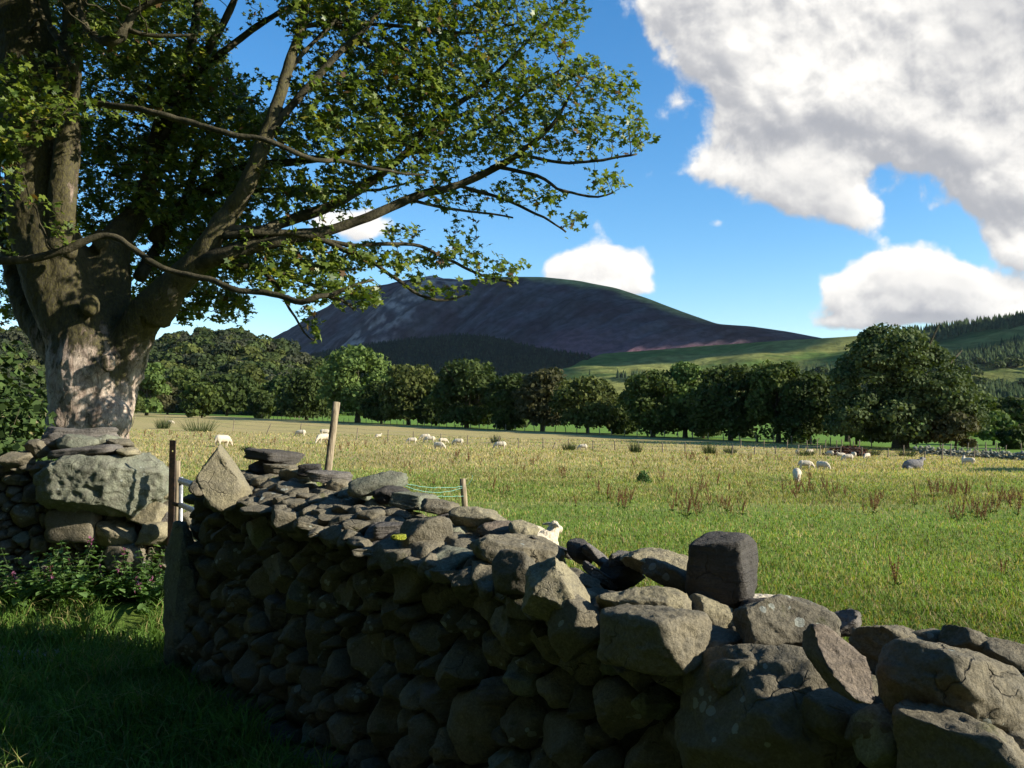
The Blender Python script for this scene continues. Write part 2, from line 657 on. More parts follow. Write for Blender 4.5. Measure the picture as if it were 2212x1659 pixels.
M_GRAVEL = mat_plain('gravel', (0.16, 0.15, 0.13), (0.40, 0.38, 0.34), 55, 0.95, 0, 1.0, 0.02)
M_CROWNMASS = mat_attr('tree_mass', 0.95, 0.8, 0.5, 1.0, 0.8)
M_FARMASS = mat_attr('far_forest', 0.98, 0.12, 0.45, 1.0, 3.0, 0.0)
M_POSTFAR = mat_plain('fence_post_wood', (0.10, 0.08, 0.055), (0.22, 0.175, 0.115), 3, 0.9)


# ------------------------------------------------------------------ ground
def grass_col(x, y, jit=None):
    d = dryness(x, y)[:, None]
    lush = sst(row_side(x, y), -6, 4)[:, None]
    green = np.array([0.155, 0.215, 0.035])
    straw = np.array([0.40, 0.32, 0.13])
    bright = np.array([0.125, 0.22, 0.03])
    c = green * (1 - d) + straw * d
    c = c * (1 - lush) + bright * lush
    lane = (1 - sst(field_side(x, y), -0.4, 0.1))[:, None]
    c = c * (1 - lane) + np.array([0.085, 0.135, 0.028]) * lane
    return c


def build_ground():
    ang = np.concatenate([np.linspace(-40, 40, 420), np.linspace(44, 316, 70)])
    rad = np.concatenate([[0.0], np.geomspace(0.4, 140, 420), np.geomspace(145, 9000, 60)])
    A, Rr = np.meshgrid(np.radians(ang), rad)
    x = (np.sin(A) * Rr).ravel()
    y = (np.cos(A) * Rr).ravel()
    z = ground_z(x, y)
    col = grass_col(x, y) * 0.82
    na, nr = len(ang), len(rad)
    i = np.arange(nr - 1)[:, None] * na
    j = np.arange(na)[None, :]
    j2 = (j + 1) % na
    q = np.stack([i + j, i + j2, i + na + j2, i + na + j], -1).reshape(-1, 4)[:, ::-1]
    q = q[na:]
    V = np.stack([x, y, z], 1)
    # centre fan
    tri = np.stack([np.full(na, 0), na + (np.arange(na) + 1) % na, na + np.arange(na)], 1)[:, ::-1]
    me = mesh_np('field', V, [q, tri], M_GROUND, col, True)
    me.flip_normals() if me.polygons[5000].normal.z < 0 else None
    link('field', me, kind='structure')


build_ground()


def build_path():
    # pale stony track showing at the left edge of the verge
    pts = []
    for k in range(24):
        t = k / 23
        pts.append((-9.0 + t * 6.1, 6.25 + 0.10 * math.sin(t * 5) - 0.35 * t))
    V, Q = [], []
    for k, (x, y) in enumerate(pts):
        t = k / 23
        hw = 0.20 * (1 - t ** 3) + 0.02
        for j in range(5):
            yy_ = y + (j / 4 - 0.5) * 2 * hw + 0.05 * math.sin(x * 7 + j)
            V.append((x, yy_, gz(x, yy_) + 0.02))
    for k in range(23):
        for j in range(4):
            a = k * 5 + j
            Q.append((a, a + 5, a + 6, a + 1))
    link('path', mesh_np('path', V, [Q], M_GRAVEL, None, True), kind='structure')
    # loose chippings on it
    b = Batch()
    oct_ = np.array([(1, 0, 0), (-1, 0, 0), (0, 1, 0), (0, -1, 0), (0, 0, 1), (0, 0, -1)], float)
    of = np.array([(0, 2, 4), (2, 1, 4), (1, 3, 4), (3, 0, 4), (2, 0, 5), (1, 2, 5), (3, 1, 5), (0, 3, 5)])
    for k in range(1500):
        t = rng.random()
        x = -9.0 + t * 6.1
        y = 6.25 + 0.1 * math.sin(t * 5) - 0.35 * t + rng.normal(0, 0.12)
        s = rng.uniform(0.008, 0.022)
        b.add(oct_ * s * rng.uniform(0.6, 1.3, 3) + (x, y, gz(x, y) + 0.025), [of])
    link('gravel', b.mesh('gravel', M_GRAVEL), kind='stuff', label='pale loose gravel on the track at the left edge', cat='gravel')


build_path()


# ------------------------------------------------------------------ grass
def blades(x, y, z, h, w, lean, col, mid=True):
    n = len(x)
    th = rng.uniform(0, 2 * np.pi, n)
    dx, dy = np.cos(th), np.sin(th)
    ln = rng.uniform(0, 2 * np.pi, n)
    lx, ly = np.cos(ln) * lean, np.sin(ln) * lean
    base = np.stack([x, y, z], 1)
    wd = np.stack([dx * w, dy * w, np.zeros(n)], 1) / 2
    m1 = base + np.stack([lx * 0.3 * h, ly * 0.3 * h, 0.62 * h], 1)
    tip = base + np.stack([lx * h, ly * h, h * np.sqrt(np.clip(1 - 0.45 * lean ** 2, 0.15, 1))], 1)
    V = np.stack([base - wd, base + wd, m1 + wd * 0.8, m1 - wd * 0.8, tip], 1).reshape(-1, 3)
    i = np.arange(n)[:, None] * 5
    q = np.concatenate([i, i + 1, i + 2, i + 3], 1)
    t = np.concatenate([i + 3, i + 2, i + 4], 1)
    c = np.repeat(col, 5, axis=0)
    return V, [q, t], c


def build_grass():
    # field: even density on screen
    n = 300000
    u = rng.uniform(-0.66, 0.66, n)
    inv = rng.uniform(1 / 115, 1 / 6.0, n)
    far = rng.random(n) < 0.35
    inv[far] = rng.uniform(1 / 115, 1 / 25, far.sum())
    y = 1 / inv
    x = u * y
    ok = (field_side(x, y) > 0.12) & (row_side(x, y) < 0)
    x, y = x[ok], y[ok]
    n = len(x)
    c = grass_col(x, y)
    tuft = n2(x, y, 0.55, 3, 71)
    d = dryness(x, y)
    h = (0.07 + 0.09 * rng.random(n) + 0.10 * np.clip(tuft, 0, 1)) * (0.62 + 0.75 * d)
    # a few blades keep the other colour: mixed sward
    sw = rng.random(n)
    straw = np.array([0.40, 0.31, 0.12])
    grn = np.array([0.15, 0.24, 0.04])
    m1 = (sw < 0.26)
    c[m1] = straw * 0.8
    m2 = (sw > 0.80)
    c[m2] = grn
    c *= rng.uniform(0.65, 1.35, n)[:, None] * (1 + 0.35 * n2(x, y, 1.8, 3, 61) + 0.25 * n2(x, y, 9.0, 2, 65))[:, None]
    c[:, 2] *= rng.uniform(0.8, 1.5, n)
    w = 0.004 + 0.00075 * y
    V, fs, cc = blades(x, y, ground_z(x, y) - 0.01, h, w, rng.uniform(0.2, 1.2, n), c)
    link('field_grass', mesh_np('field_grass', V, fs, M_GRASS, cc), kind='stuff',
         label='rough grass of the grazed field, green near the wall and straw coloured further off', cat='grass')
    # verge on the lane side: long, lush, drooping
    n = 95000
    x = rng.uniform(-7.0, 1.6, n)
    y = rng.uniform(1.6, 7.2, n)
    gap = (x > -2.75) & (x < -1.7) & (y > 5.95) & (field_side(x, y) < 0.14)
    ok = ((field_side(x, y) < -0.32) | gap) & (np.abs(x) < y * 0.72 + 0.6)
    pathy = 6.25 - 0.35 * (x + 9) / 6.1
    onpath = (np.abs(y - pathy) < 0.16) & (x < -3.0)
    ok &= ~(onpath & (rng.random(n) < 0.93))
    x, y = x[ok], y[ok]
    n = len(x)
    tuft = n2(x, y, 0.35, 3, 91)
    h = 0.10 + 0.10 * rng.random(n) + 0.20 * np.clip(tuft + 0.1, 0, 1)
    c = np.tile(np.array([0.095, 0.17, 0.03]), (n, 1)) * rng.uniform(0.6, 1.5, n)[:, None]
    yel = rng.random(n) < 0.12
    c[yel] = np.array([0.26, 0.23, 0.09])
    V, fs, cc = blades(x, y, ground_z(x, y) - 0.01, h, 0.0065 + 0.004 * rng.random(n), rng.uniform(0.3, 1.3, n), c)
    link('verge_grass', mesh_np('verge_grass', V, fs, M_GRASS, cc), kind='stuff',
         label='long lush verge grass in front of the near wall, mostly in shade', cat='grass')


build_grass()


# ------------------------------------------------------------------ hills
def ridge(name, sil, fdir, L, prof, colfn, nb=70, nrow=60, amp=20.0, nscale=200.0, seed=0, zfoot=-4.0, mat=None, kind='structure', step=6, spur=None):
    S = np.array(sil, float)
    px = np.arange(S[0, 0], S[-1, 0] + 1, step)
    py = np.interp(px, S[:, 0], S[:, 1])
    dd = np.interp(px, S[:, 0], S[:, 2])
    ker = np.ones(5) / 5
    py = np.convolve(np.pad(py, 2, 'edge'), ker, 'valid')
    RR = np.array([tuple(P(a, b, c)) for a, b, c in zip(px, py, dd)])
    fd = np.array(fdir)
    b = np.concatenate([-np.linspace(0.5, 0.04, 8), np.linspace(0, 1, nrow) ** 1.15])
    B, I = np.meshgrid(b, np.arange(len(px)), indexing='ij')
    X = RR[I, 0] + fd[0] * L * B
    Y = RR[I, 1] + fd[1] * L * B
    zr = RR[I, 2]
    Z = np.where(B >= 0, zfoot + (zr - zfoot) * (1 - prof(np.clip(B, 0, 1))), zfoot + (zr - zfoot) * (1 - np.abs(B) * 1.3))
    nz = fbm(np.stack([X.ravel() / nscale, Y.ravel() / nscale, np.full(X.size, seed * 1.7)], 1), 5, seed, 0.55).reshape(X.shape)
    ed = sst(B, 0.0, 0.12) * sst(-B, -1.0, -0.85)
    Z = Z + amp * nz * ed + amp * 0.05 * nz
    if spur is not None:
        Z = Z + spur(px[I], B) * ed
    nr, nc = X.shape
    V = np.stack([X.ravel(), Y.ravel(), Z.ravel()], 1)
    i = np.arange(nr - 1)[:, None] * nc
    j = np.arange(nc - 1)[None, :]
    q = np.stack([i + j, i + nc + j, i + nc + j + 1, i + j + 1], -1).reshape(-1, 4)
    # slope for colouring
    gx = np.gradient(Z, axis=0) / (np.hypot(np.gradient(X, axis=0), np.gradient(Y, axis=0)) + 1e-6)
    col = colfn(px[I].ravel(), B.ravel(), nz.ravel(), np.abs(gx).ravel(), V)
    me = mesh_np(name, V, [q], mat or M_HILL, col, True)
    if me.polygons[len(me.polygons) // 2].normal.z < 0:
        me.flip_normals()
    link(name, me, kind=kind)
    return V.reshape(nr, nc, 3), B, px


def lerp3(a, b, t):
    t = np.asarray(t)[:, None]
    return np.array(a) * (1 - t) + np.array(b) * t


def col_mountain(px, B, nz, sl, V):
    rock = np.array([0.060, 0.058, 0.066])
    heath = np.array([0.045, 0.034, 0.042])
    grass = np.array([0.24, 0.22, 0.085])
    n = fbm(V / np.array([90, 90, 90.]), 4, 3)
    c = lerp3(rock, heath, sst(n, -0.25, 0.3))
    # rock and heather streaks down the face, painted in place of lost relief shading
    st = fbm(np.stack([px / 9.0, B * 5.0, V[:, 2] / 400.0], 1), 4, 23)
    c = c * (1 + 0.9 * st * sst(B, 0.02, 0.08) * (1 - sst(B, 0.55, 0.75)))[:, None]
    n9 = fbm(V / np.array([38., 38., 25.]), 3, 29)
    c = np.clip(c * 0.78 * (1 + 0.5 * n9)[:, None], 0.008, 1)
    brown = sst(px, 1020, 1120) * (1 - sst(px, 1250, 1400)) * sst(B, 0.25, 0.5)
    c = c * (1 - 0.5 * brown[:, None]) + np.array([0.085, 0.052, 0.048]) * 0.5 * brown[:, None]
    cap = (1 - sst(B + 0.03 * n, 0.02, 0.075)) * sst(px, 1040, 1120) * (1 - sst(px, 1420, 1600))
    c = c * (1 - cap[:, None]) + grass * cap[:, None]
    # heather slope low on the right
    hz = sst(px, 1320, 1480) * sst(B, 0.15, 0.4)
    c = c * (1 - hz[:, None]) + np.array([0.12, 0.065, 0.075]) * hz[:, None]
    # sunlit rock of the spur, the sunlight painted on as pale colour
    sp = np.exp(-((px - 1030 - 60 * (B - 0.2)) / 42) ** 2) * sst(B, 0.05, 0.12) * (1 - sst(B, 0.5, 0.6)) * sst(n9, -0.15, 0.25)
    c = c * (1 - sp[:, None]) + np.array([0.24, 0.20, 0.18]) * sp[:, None]
    return c


MSIL = [(500, 830, 5400), (560, 795, 5200), (600, 764, 5100), (640, 735, 5000), (700, 700, 4800), (740, 672, 4600), (780, 648, 4500),
        (830, 620, 4400), (880, 604, 4200), (910, 601, 4100), (960, 606, 4000), (1020, 604, 3900), (1090, 598, 3700),
        (1170, 598, 3600), (1250, 606, 3450), (1330, 622, 3300), (1400, 645, 3150), (1470, 672, 3000), (1550, 700, 2850),
        (1620, 705, 2750), (1700, 716, 2650), (1780, 731, 2550), (1850, 745, 2500), (1950, 775, 2450)]


def mspur(px, B):
    s = 70 * np.exp(-((px - 1010 - 130 * (B - 0.2)) / 55.0) ** 2) * sst(B, 0.03, 0.2) * (1 - sst(B, 0.5, 0.85))
    s = s - 45 * np.exp(-((px - 1130 - 60 * B) / 60.0) ** 2) * sst(B, 0.05, 0.25) * (1 - sst(B, 0.5, 0.85))
    gul = np.abs(vnoise(np.stack([px.ravel() / 17.0, B.ravel() * 2.0, np.zeros(px.size)], 1), 77)).reshape(px.shape)
    return s + 20 * gul * sst(B, 0.05, 0.2)


ridge('mountain', MSIL, (-0.80, -0.60), 1350, lambda b: 0.30 * b + 0.70 * sst(b, 0.0, 0.72), col_mountain, amp=55, nscale=420, seed=2, step=5, nrow=90, spur=mspur)


def col_right(px, B, nz, sl, V):
    moor = np.array([0.155, 0.16, 0.05])
    green = np.array([0.075, 0.115, 0.03])
    n = fbm(V / np.array([160, 160, 160.]), 4, 13)
    n2_ = fbm(V / np.array([45, 45, 45.]), 3, 19)
    c = lerp3(moor, green, sst(n + 0.4 * n2_, -0.15, 0.25))
    wood = sst(n2_ + n, 0.12, 0.25) * sst(B, 0.3, 0.5)
    wood = np.maximum(wood, sst(px, 1900, 2000) * (0.45 + 0.3 * np.sin(B * 24 + px * 0.012)))
    c = c * (1 - wood[:, None]) + np.array([0.022, 0.036, 0.018]) * wood[:, None]
    return c


RSIL = [(1180, 870, 1900), (1230, 830, 1950), (1265, 790, 2000), (1290, 765, 2000), (1400, 757, 2000), (1500, 749, 2000), (1600, 742, 1950), (1700, 735, 1900),
        (1800, 729, 1850), (1900, 722, 1800), (2000, 713, 1750), (2100, 700, 1700), (2212, 684, 1650), (2350, 662, 1600), (2600, 640, 1500)]
VR, BR, pxR = ridge('hillside', RSIL, (-0.30, -0.95), 1250, lambda b: 1 - (1 - b) ** 1.5, col_right, amp=26, nscale=240, seed=5, step=6, nrow=80)


def col_left(px, B, nz, sl, V):
    return lerp3((0.03, 0.042, 0.015), (0.05, 0.06, 0.02), sst(nz, -0.3, 0.3))


LSIL = [(-900, 730, 560), (-300, 710, 560), (0, 722, 560), (150, 728, 560), (300, 748, 560), (390, 735, 560), (440, 724, 560), (480, 719, 560), (550, 742, 560),
        (617, 757, 550), (660, 777, 540), (700, 800, 530), (730, 840, 520), (770, 885, 510)]
VL, BL, pxL = ridge('wooded_hill', LSIL, (0.10, -0.995), 200, lambda b: 0.35 * b + 0.65 * sst(b, 0, 1), col_left, amp=10, nscale=70, seed=8, step=8, nrow=40, zfoot=-2.5)

FSIL = [(560, 845, 2500), (640, 782, 2450), (720, 760, 2400), (800, 744, 2350), (900, 731, 2300), (1000, 724, 2250), (1060, 727, 2200), (1120, 742, 2150), (1180, 755, 2100),
        (1240, 764, 2060), (1280, 768, 2040), (1300, 800, 2020), (1310, 850, 2000)]


def col_for(px, B, nz, sl, V):
    return lerp3((0.013, 0.022, 0.014), (0.022, 0.032, 0.018), sst(nz, -0.3, 0.3))


VF, BF, pxF = ridge('forest_slope', FSIL, (-0.5, -0.87), 900, lambda b: b, col_for, amp=22, nscale=220, seed=11, step=6, nrow=50)


# conifers as small spires over the slopes
def conifers(name, V, B, px, n, sel, hgt, label, c1, c2):
    nr, nc = B.shape
    b = Batch()
    k = 0
    K = 6
    th = np.arange(K) * 2 * np.pi / K
    tries = 0
    fan = np.array([[i, (i + 1) % K, K] for i in range(K)])
    while k < n and tries < n * 12:
        tries += 1
        i = rng.integers(8, nr - 2)
        j = rng.integers(0, nc - 1)
        if not sel(px[j], B[i, j], V[i, j]):
            continue
        a, c = rng.random(2)
        p = (V[i, j] * (1 - a) + V[i + 1, j] * a) * (1 - c) + (V[i, j + 1] * (1 - a) + V[i + 1, j + 1] * a) * c
        h = hgt * rng.uniform(0.6, 1.25)
        r = h * rng.uniform(0.2, 0.32)
        ring = np.stack([np.cos(th) * r, np.sin(th) * r, np.zeros(K)], 1) * rng.uniform(0.7, 1.25, (K, 1)) + p - (0, 0, 1)
        f = rng.random()
        col = (np.array(c1) * (1 - f) + np.array(c2) * f)
        b.add(np.vstack([ring, p + (0, 0, h)]), [fan], col)
        k += 1
    link(name, b.mesh(name, M_FARMASS), kind='stuff', label=label, cat='forest')


conifers('conifer_forest', VF, BF, pxF, 10000, lambda p, b, v: True, 8.5,
         'dark conifer plantation along the foot of the mountain', (0.012, 0.022, 0.014), (0.028, 0.042, 0.022))


def _fsel(p, b, v):
    n = float(fbm(np.array([v / 160.]), 4, 13)[0])
    if p > 1930:
        return math.sin(b * 22 + p * 0.012 + n * 3) > 0.15 or b < 0.02
    return n + 0.6 * (b - 0.5) > 0.16 and b > 0.25


conifers('hillside_forest', VR, BR, pxR, 9000, _fsel, 13,
         'bands of plantation trees over the right hillside', (0.030, 0.050, 0.024), (0.065, 0.088, 0.036))


# ------------------------------------------------------------------ leafy crowns made of many small faces
def leaf_cards(cen, nrm, size, col, rng_):
    """irregular quads, one per centre"""
    n = len(cen)
    a = np.cross(nrm, rng_.normal(size=(n, 3)))
    a /= np.linalg.norm(a, axis=1, keepdims=True) + 1e-9
    b = np.cross(nrm, a)
    s = size[:, None]
    j = rng_.uniform(0.55, 1.15, (n, 4, 1))
    V = np.stack([cen + (a + b * 0.2) * s * j[:, 0], cen + b * s * j[:, 1], cen - (a + b * 0.15) * s * j[:, 2], cen - b * s * j[:, 3]], 1).reshape(-1, 3)
    q = np.arange(n * 4).reshape(n, 4)
    return V, [q], np.repeat(col, 4, axis=0)


def crown_mesh(name, H, W, seed, c1, c2, nl=26, per=170, card=0.34, base=0.18, lobes=None):
    """crown in local coords, foot at origin; H height, W width"""
    r_ = np.random.default_rng(seed)
    b = Batch()
    for k in range(nl):
        lr = W * r_.uniform(0.10, 0.19)
        if lobes is not None:
            c = np.array(lobes[k % len(lobes)][:3])
            lr = lobes[k % len(lobes)][3]
        else:
            u = r_.normal(size=3)
            u /= np.linalg.norm(u)
            hc = (1 + base) / 2
            rr_ = r_.uniform(0.55, 1.0)
            zz = hc + u[2] * (1 - base) / 2 * rr_
            wide = 1.0 - 0.25 * max(0, (zz - 0.6) / 0.4)
            c = np.array([u[0] * (W / 2 - lr * 0.9) * rr_ * wide * 1.1, u[1] * (W / 2 - lr * 0.9) * rr_, 0])
            c[2] = min(max(zz * H, lr * 0.6), H - lr * 0.75)
        dv = r_.normal(size=(per, 3))
        dv /= np.linalg.norm(dv, axis=1, keepdims=True)
        dv[:, 2] = np.where(dv[:, 2] < -0.4, -dv[:, 2], dv[:, 2])
        rr = lr * (0.50 + 0.78 * r_.random(per) ** 0.75)
        cen = c + dv * rr[:, None] * np.array([1.1, 1.1, 0.78])
        nrm = dv + 0.8 * r_.normal(size=(per, 3))
        nrm /= np.linalg.norm(nrm, axis=1, keepdims=True)
        f = np.clip(r_.random() * 0.6 + r_.random(per) * 0.5, 0, 1)[:, None]
        col = (np.array(c1) * (1 - f) + np.array(c2) * f) * r_.uniform(0.75, 1.25, (per, 1))
        V, q, cc = leaf_cards(cen, nrm, card * r_.uniform(0.6, 1.3, per), col, r_)
        b.add(V, q, cc)
    return b


def tree(name, label, x, y, H, W, seed, c1, c2, group=None, base=0.18, nl=26, per=170, card=0.34, trunk_r=None, cat='tree', zb=None, lobes=None):
    z = gz(x, y) if zb is None else zb
    t = thing(name, label, cat, (x, y, z - 0.1), group)
    r_ = np.random.default_rng(seed + 900)
    b = crown_mesh('crown', H, W, seed, c1, c2, nl, per, card, base, lobes)
    link('crown', b.mesh('crown', M_FOL), t)
    tr = trunk_r or H * 0.028
    bt = Batch()
    pts = [(0, 0, -0.3), (r_.normal(0, .1), r_.normal(0, .1), H * 0.2), (r_.normal(0, .25), r_.normal(0, .2), H * 0.45), (r_.normal(0, .4), 0, H * 0.8)]
    sp = smooth_path([p + (rr,) for p, rr in zip(pts, (tr * 1.4, tr, tr * 0.75, tr * 0.2))], H * 0.06)
    V, f = tube(sp[:, :3], sp[:, 3], 9, 0.25, seed)
    bt.add(V, f)
    for k in range(7):
        h0 = H * r_.uniform(0.2, 0.5)
        th = r_.uniform(0, 2 * math.pi)
        L = W * r_.uniform(0.25, 0.42)
        e = (math.cos(th) * L, math.sin(th) * L, h0 + L * r_.uniform(0.4, 1.2))
        V, f = tube([(0, 0, h0), (e[0] * 0.5, e[1] * 0.5, h0 + (e[2] - h0) * 0.4), e], [tr * 0.5, tr * 0.32, tr * 0.1], 6, 0.2, seed + k)
        bt.add(V, f)
    link('trunk', bt.mesh('trunk', M_TWIG, True), t)
    return t


# positions along the row: (px, top py, width px, colour pair, offset behind the row, label)
DK = ((0.022, 0.036, 0.010), (0.055, 0.075, 0.018))
MD = ((0.032, 0.050, 0.012), (0.080, 0.105, 0.024))
OL = ((0.034, 0.047, 0.012), (0.090, 0.102, 0.026))
LT = ((0.050, 0.085, 0.022), (0.130, 0.180, 0.045))
BR_ = ((0.036, 0.040, 0.016), (0.078, 0.072, 0.030))
ROW = [
    (662, 800, 92, DK, 2, 'dark bushy tree left of the pale ash in the row'),
    (772, 751, 118, LT, 0, 'tall pale green ash, the lightest tree of the row'),
    (824, 826, 62, DK, 3, 'slim dark tree tucked right beside the pale ash'),
    (882, 791, 98, OL, 0, 'olive topped round tree between pale ash and dark dome oak'),
    (942, 832, 60, DK, 9, 'low dark tree left of the dome shaped oak'),
    (1008, 774, 122, DK, 0, 'dome shaped dark oak with thick bare trunk under the mountain'),
    (1100, 809, 80, DK, 2, 'dark tree right of the dome shaped oak'),
    (1172, 797, 82, BR_, 0, 'brownish narrow topped tree right of centre in the row'),
    (1270, 816, 116, OL, -1, 'lower two lobed olive tree under the gap in the row'),
    (1335, 870, 70, DK, 6, 'small dark filler tree right of the two lobed olive tree'),
    (1412, 801, 112, MD, 0, 'wide mid green tree leaning on the brighter spire tree'),
    (1480, 784, 82, LT, 4, 'bright green tree with spire top in the right half of the row'),
    (1578, 794, 132, DK, 0, 'broad dark tree left of the fine branched narrow tree'),
    (1680, 783, 98, MD, 0, 'tall narrow tree with fine branching left of the giant one'),
    (1748, 806, 112, DK, 2, 'dark tree in the shade of the giant tree, on its left'),
    (1520, 840, 80, DK, 5, 'low dark tree between spire tree and broad dark tree'),
]
for k, (px, pt, w, cp, off, lab) in enumerate(ROW):
    a, _ = ray(px, 890)
    t_ = (a * 240 + 58) / (104 + a * 130)
    y = 240 - 130 * t_ + off * 0.8
    x = a * y
    zb = gz(x, y)
    H = P(px, pt, y).z - zb
    W = w * 1.45 / F * y
    tree('field_tree', lab, x, y, H, W, 100 + k, cp[0], cp[1], 'trees of the row across the field', base=0.0 if cp is DK else 0.05,
         nl=56, per=210, card=0.0023 * y)
# the giant tree, its brown neighbour and company on the right
a, _ = ray(1945, 970)
y = 104.0
gx_, gy_, gz_ = a * y, y, gz(a * y, y)
gl = []
r_ = np.random.default_rng(33)
for (ex, ey, erx, ery, m) in [(1930, 765, 100, 58, 40), (1870, 835, 78, 85, 36), (1990, 825, 100, 80, 48), (2050, 862, 68, 80, 38), (1840, 900, 55, 65, 24), (1950, 905, 130, 60, 52), (2090, 905, 38, 55, 16)]:
    for q in range(m):
        th = r_.uniform(0, 6.28)
        rr = r_.random() ** 0.4
        rp = r_.uniform(16, 30)
        u = max(0.1, 1 - rp / erx * 0.8)
        dep = y + math.sqrt(max(0, 1 - rr * rr)) * r_.choice([-1, -1, 1]) * 6.5 + r_.normal(0, .6)
        p = P(ex + math.cos(th) * rr * erx * u, ey + math.sin(th) * rr * ery * u, dep)
        gl.append((p.x - gx_, p.y - gy_, p.z - gz_ + 0.1, rp / F * y))
tree('giant_tree', 'giant broad crowned tree standing nearest at the right end of the row', gx_, gy_, P(1945, 703, y).z - gz_, 330 / F * y, 300,
     (0.030, 0.048, 0.016), (0.085, 0.108, 0.038), base=0.10, nl=len(gl), per=200, card=0.24, trunk_r=0.75, lobes=gl)
for (px, pt, w, y, cp, lab) in [
    (2063, 890, 118, 98, BR_, 'brown leaved hawthorn in front of the giant tree'),
    (2145, 884, 78, 125, LT, 'small bright green tree right of the brown hawthorn'),
    (2195, 925, 90, 112, DK, 'dark round bush at the right edge behind the tumbled wall'),
    (2110, 850, 110, 165, MD, 'mid green tree behind and right of the giant tree'),
    (2190, 860, 100, 190, OL, 'olive tree at the far right edge'),
    (1850, 880, 90, 120, DK, 'dark undergrowth tree at the left foot of the giant tree'),
    (1830, 790, 90, 135, DK, 'dark tree peeping out left behind the giant tree'),
    (317, 784, 92, 262, LT, 'light green tree just right of the sycamore trunk'),
    (362, 826, 66, 300, BR_, 'grey brown round tree second from the sycamore trunk'),
    (437, 829, 92, 240, MD, 'pointed shrubby tree in front of the willow thicket'),
    (490, 812, 142, 300, DK, 'wide dark willow below the wooded hill'),
    (567, 842, 66, 255, DK, 'small dark tree on short trunk left of the row'),
    (280, 850, 60, 250, MD, 'low green bush beside the sycamore trunk'),
    (600, 815, 100, 330, MD, 'mid green round tree at the foot of the wooded hill'),
    (535, 790, 110, 350, OL, 'yellow green round tree at the foot of the wooded hill'),
    (400, 800, 100, 350, MD, 'rounded green tree under the left of the wooded hill')]:
    a, _ = ray(px, 890)
    x = a * y
    tree('field_tree', lab, x, y, P(px, pt, y).z - gz(x, y), w / F * y, 320 + int(px), cp[0], cp[1], None, base=0.08, nl=26, per=180, card=0.0028 * y)
# a tree beyond the right edge of the view whose long shadow crosses the pasture
tree('field_tree', 'lone tree in the pasture beyond the right edge', 45, 45, 9.5, 7, 777, MD[0], MD[1], None, base=0.2, nl=22, per=120, card=0.3)


# unseen trees added around the viewer to block sky light from wall and lane
SHADE_TREES = [(-11.0, 4.6, 13, 10, 'tall added tree, unseen, on the left of the lane ahead of the viewer'), (-8.0, -2.0, 13, 10, 'dense added tree, unseen, on the left of the lane beside the viewer'),
        (-4.5, -8.0, 14, 10, 'dense added tree, unseen, behind the viewer on the left'), (3.5, -9.5, 14, 9, 'dense added tree, unseen, right behind the viewer'),
        (-15, -7, 15, 11, 'taller added tree, unseen, further back on the left'), (-17, 4, 15, 11, 'tall added tree, unseen, set back further up the lane')]
for i, (x, y, H, W, lab) in enumerate(SHADE_TREES):
    tree('shade_tree', lab, x, y, H, W, 880 + i, DK[0], DK[1], None, base=0.0, nl=90, per=120, card=0.5, zb=0.0)


# far-off woods: hill wood, valley wood
def wood(name, label, pts, size, seed, cols, flat=0.8):
    r_ = np.random.default_rng(seed)
    b = Batch()
    for p in pts:
        s = size * r_.uniform(0.65, 1.35)
        per = 150
        dv = r_.normal(size=(per, 3))
        dv /= np.linalg.norm(dv, axis=1, keepdims=True)
        dv[:, 2] = np.abs(dv[:, 2]) * 1.0 - 0.12
        lump = 1 + 0.35 * fbm(dv * 2.0 + r_.uniform(0, 50, 3), 2, seed)
        cen = np.array(p) + dv * (s * lump)[:, None] * np.array([1, 1, flat]) + (0, 0, s * 0.35)
        nrm = dv + 0.45 * r_.normal(size=(per, 3))
        nrm /= np.linalg.norm(nrm, axis=1, keepdims=True)
        ca = np.array(cols[r_.integers(len(cols))])
        col = ca * r_.uniform(0.6, 1.4, (per, 1))
        V, q, cc = leaf_cards(cen, nrm, s * r_.uniform(0.13, 0.27, per), col, r_)
        b.add(V, q, cc)
    link(name, b.mesh(name, M_FOL), kind='stuff', label=label, cat='wood')


nr, nc = BL.shape
pts = []
for _ in range(2300):
    i = rng.integers(6, nr - 1)
    j = rng.integers(0, nc - 1)
    if pxL[j] < -250:
        continue
    pts.append(VL[i, j] + rng.normal(0, 2, 3) * (1, 1, 0.2))
wood('hill_wood', 'broadleaved wood covering the low rounded hill on the left', pts, 4.6, 5,
     [(0.038, 0.054, 0.018), (0.05, 0.07, 0.02), (0.075, 0.088, 0.022), (0.032, 0.042, 0.02), (0.046, 0.05, 0.028)])
pts = []
for _ in range(1500):
    y = rng.uniform(420, 1000)
    u = rng.uniform(-0.3, 0.72)
    x = u * y
    pts.append((x, y, gz(x, y) + rng.uniform(-1, 3)))
wood('valley_wood', 'scattered far woods on the valley floor behind the tree row', pts, 6.0, 6,
     [(0.030, 0.048, 0.018), (0.045, 0.065, 0.022), (0.06, 0.075, 0.022)])
pts = []
for _ in range(420):                         # lower slopes at the right
    i = rng.integers(45, VR.shape[0] - 1)
    j = rng.integers(int(len(pxR) * 0.35), len(pxR) - 1)
    pts.append(VR[i, j])
wood('slope_wood', 'rounded trees over the lower right slopes', pts, 9.0, 9, [(0.028, 0.045, 0.016), (0.05, 0.068, 0.02)])


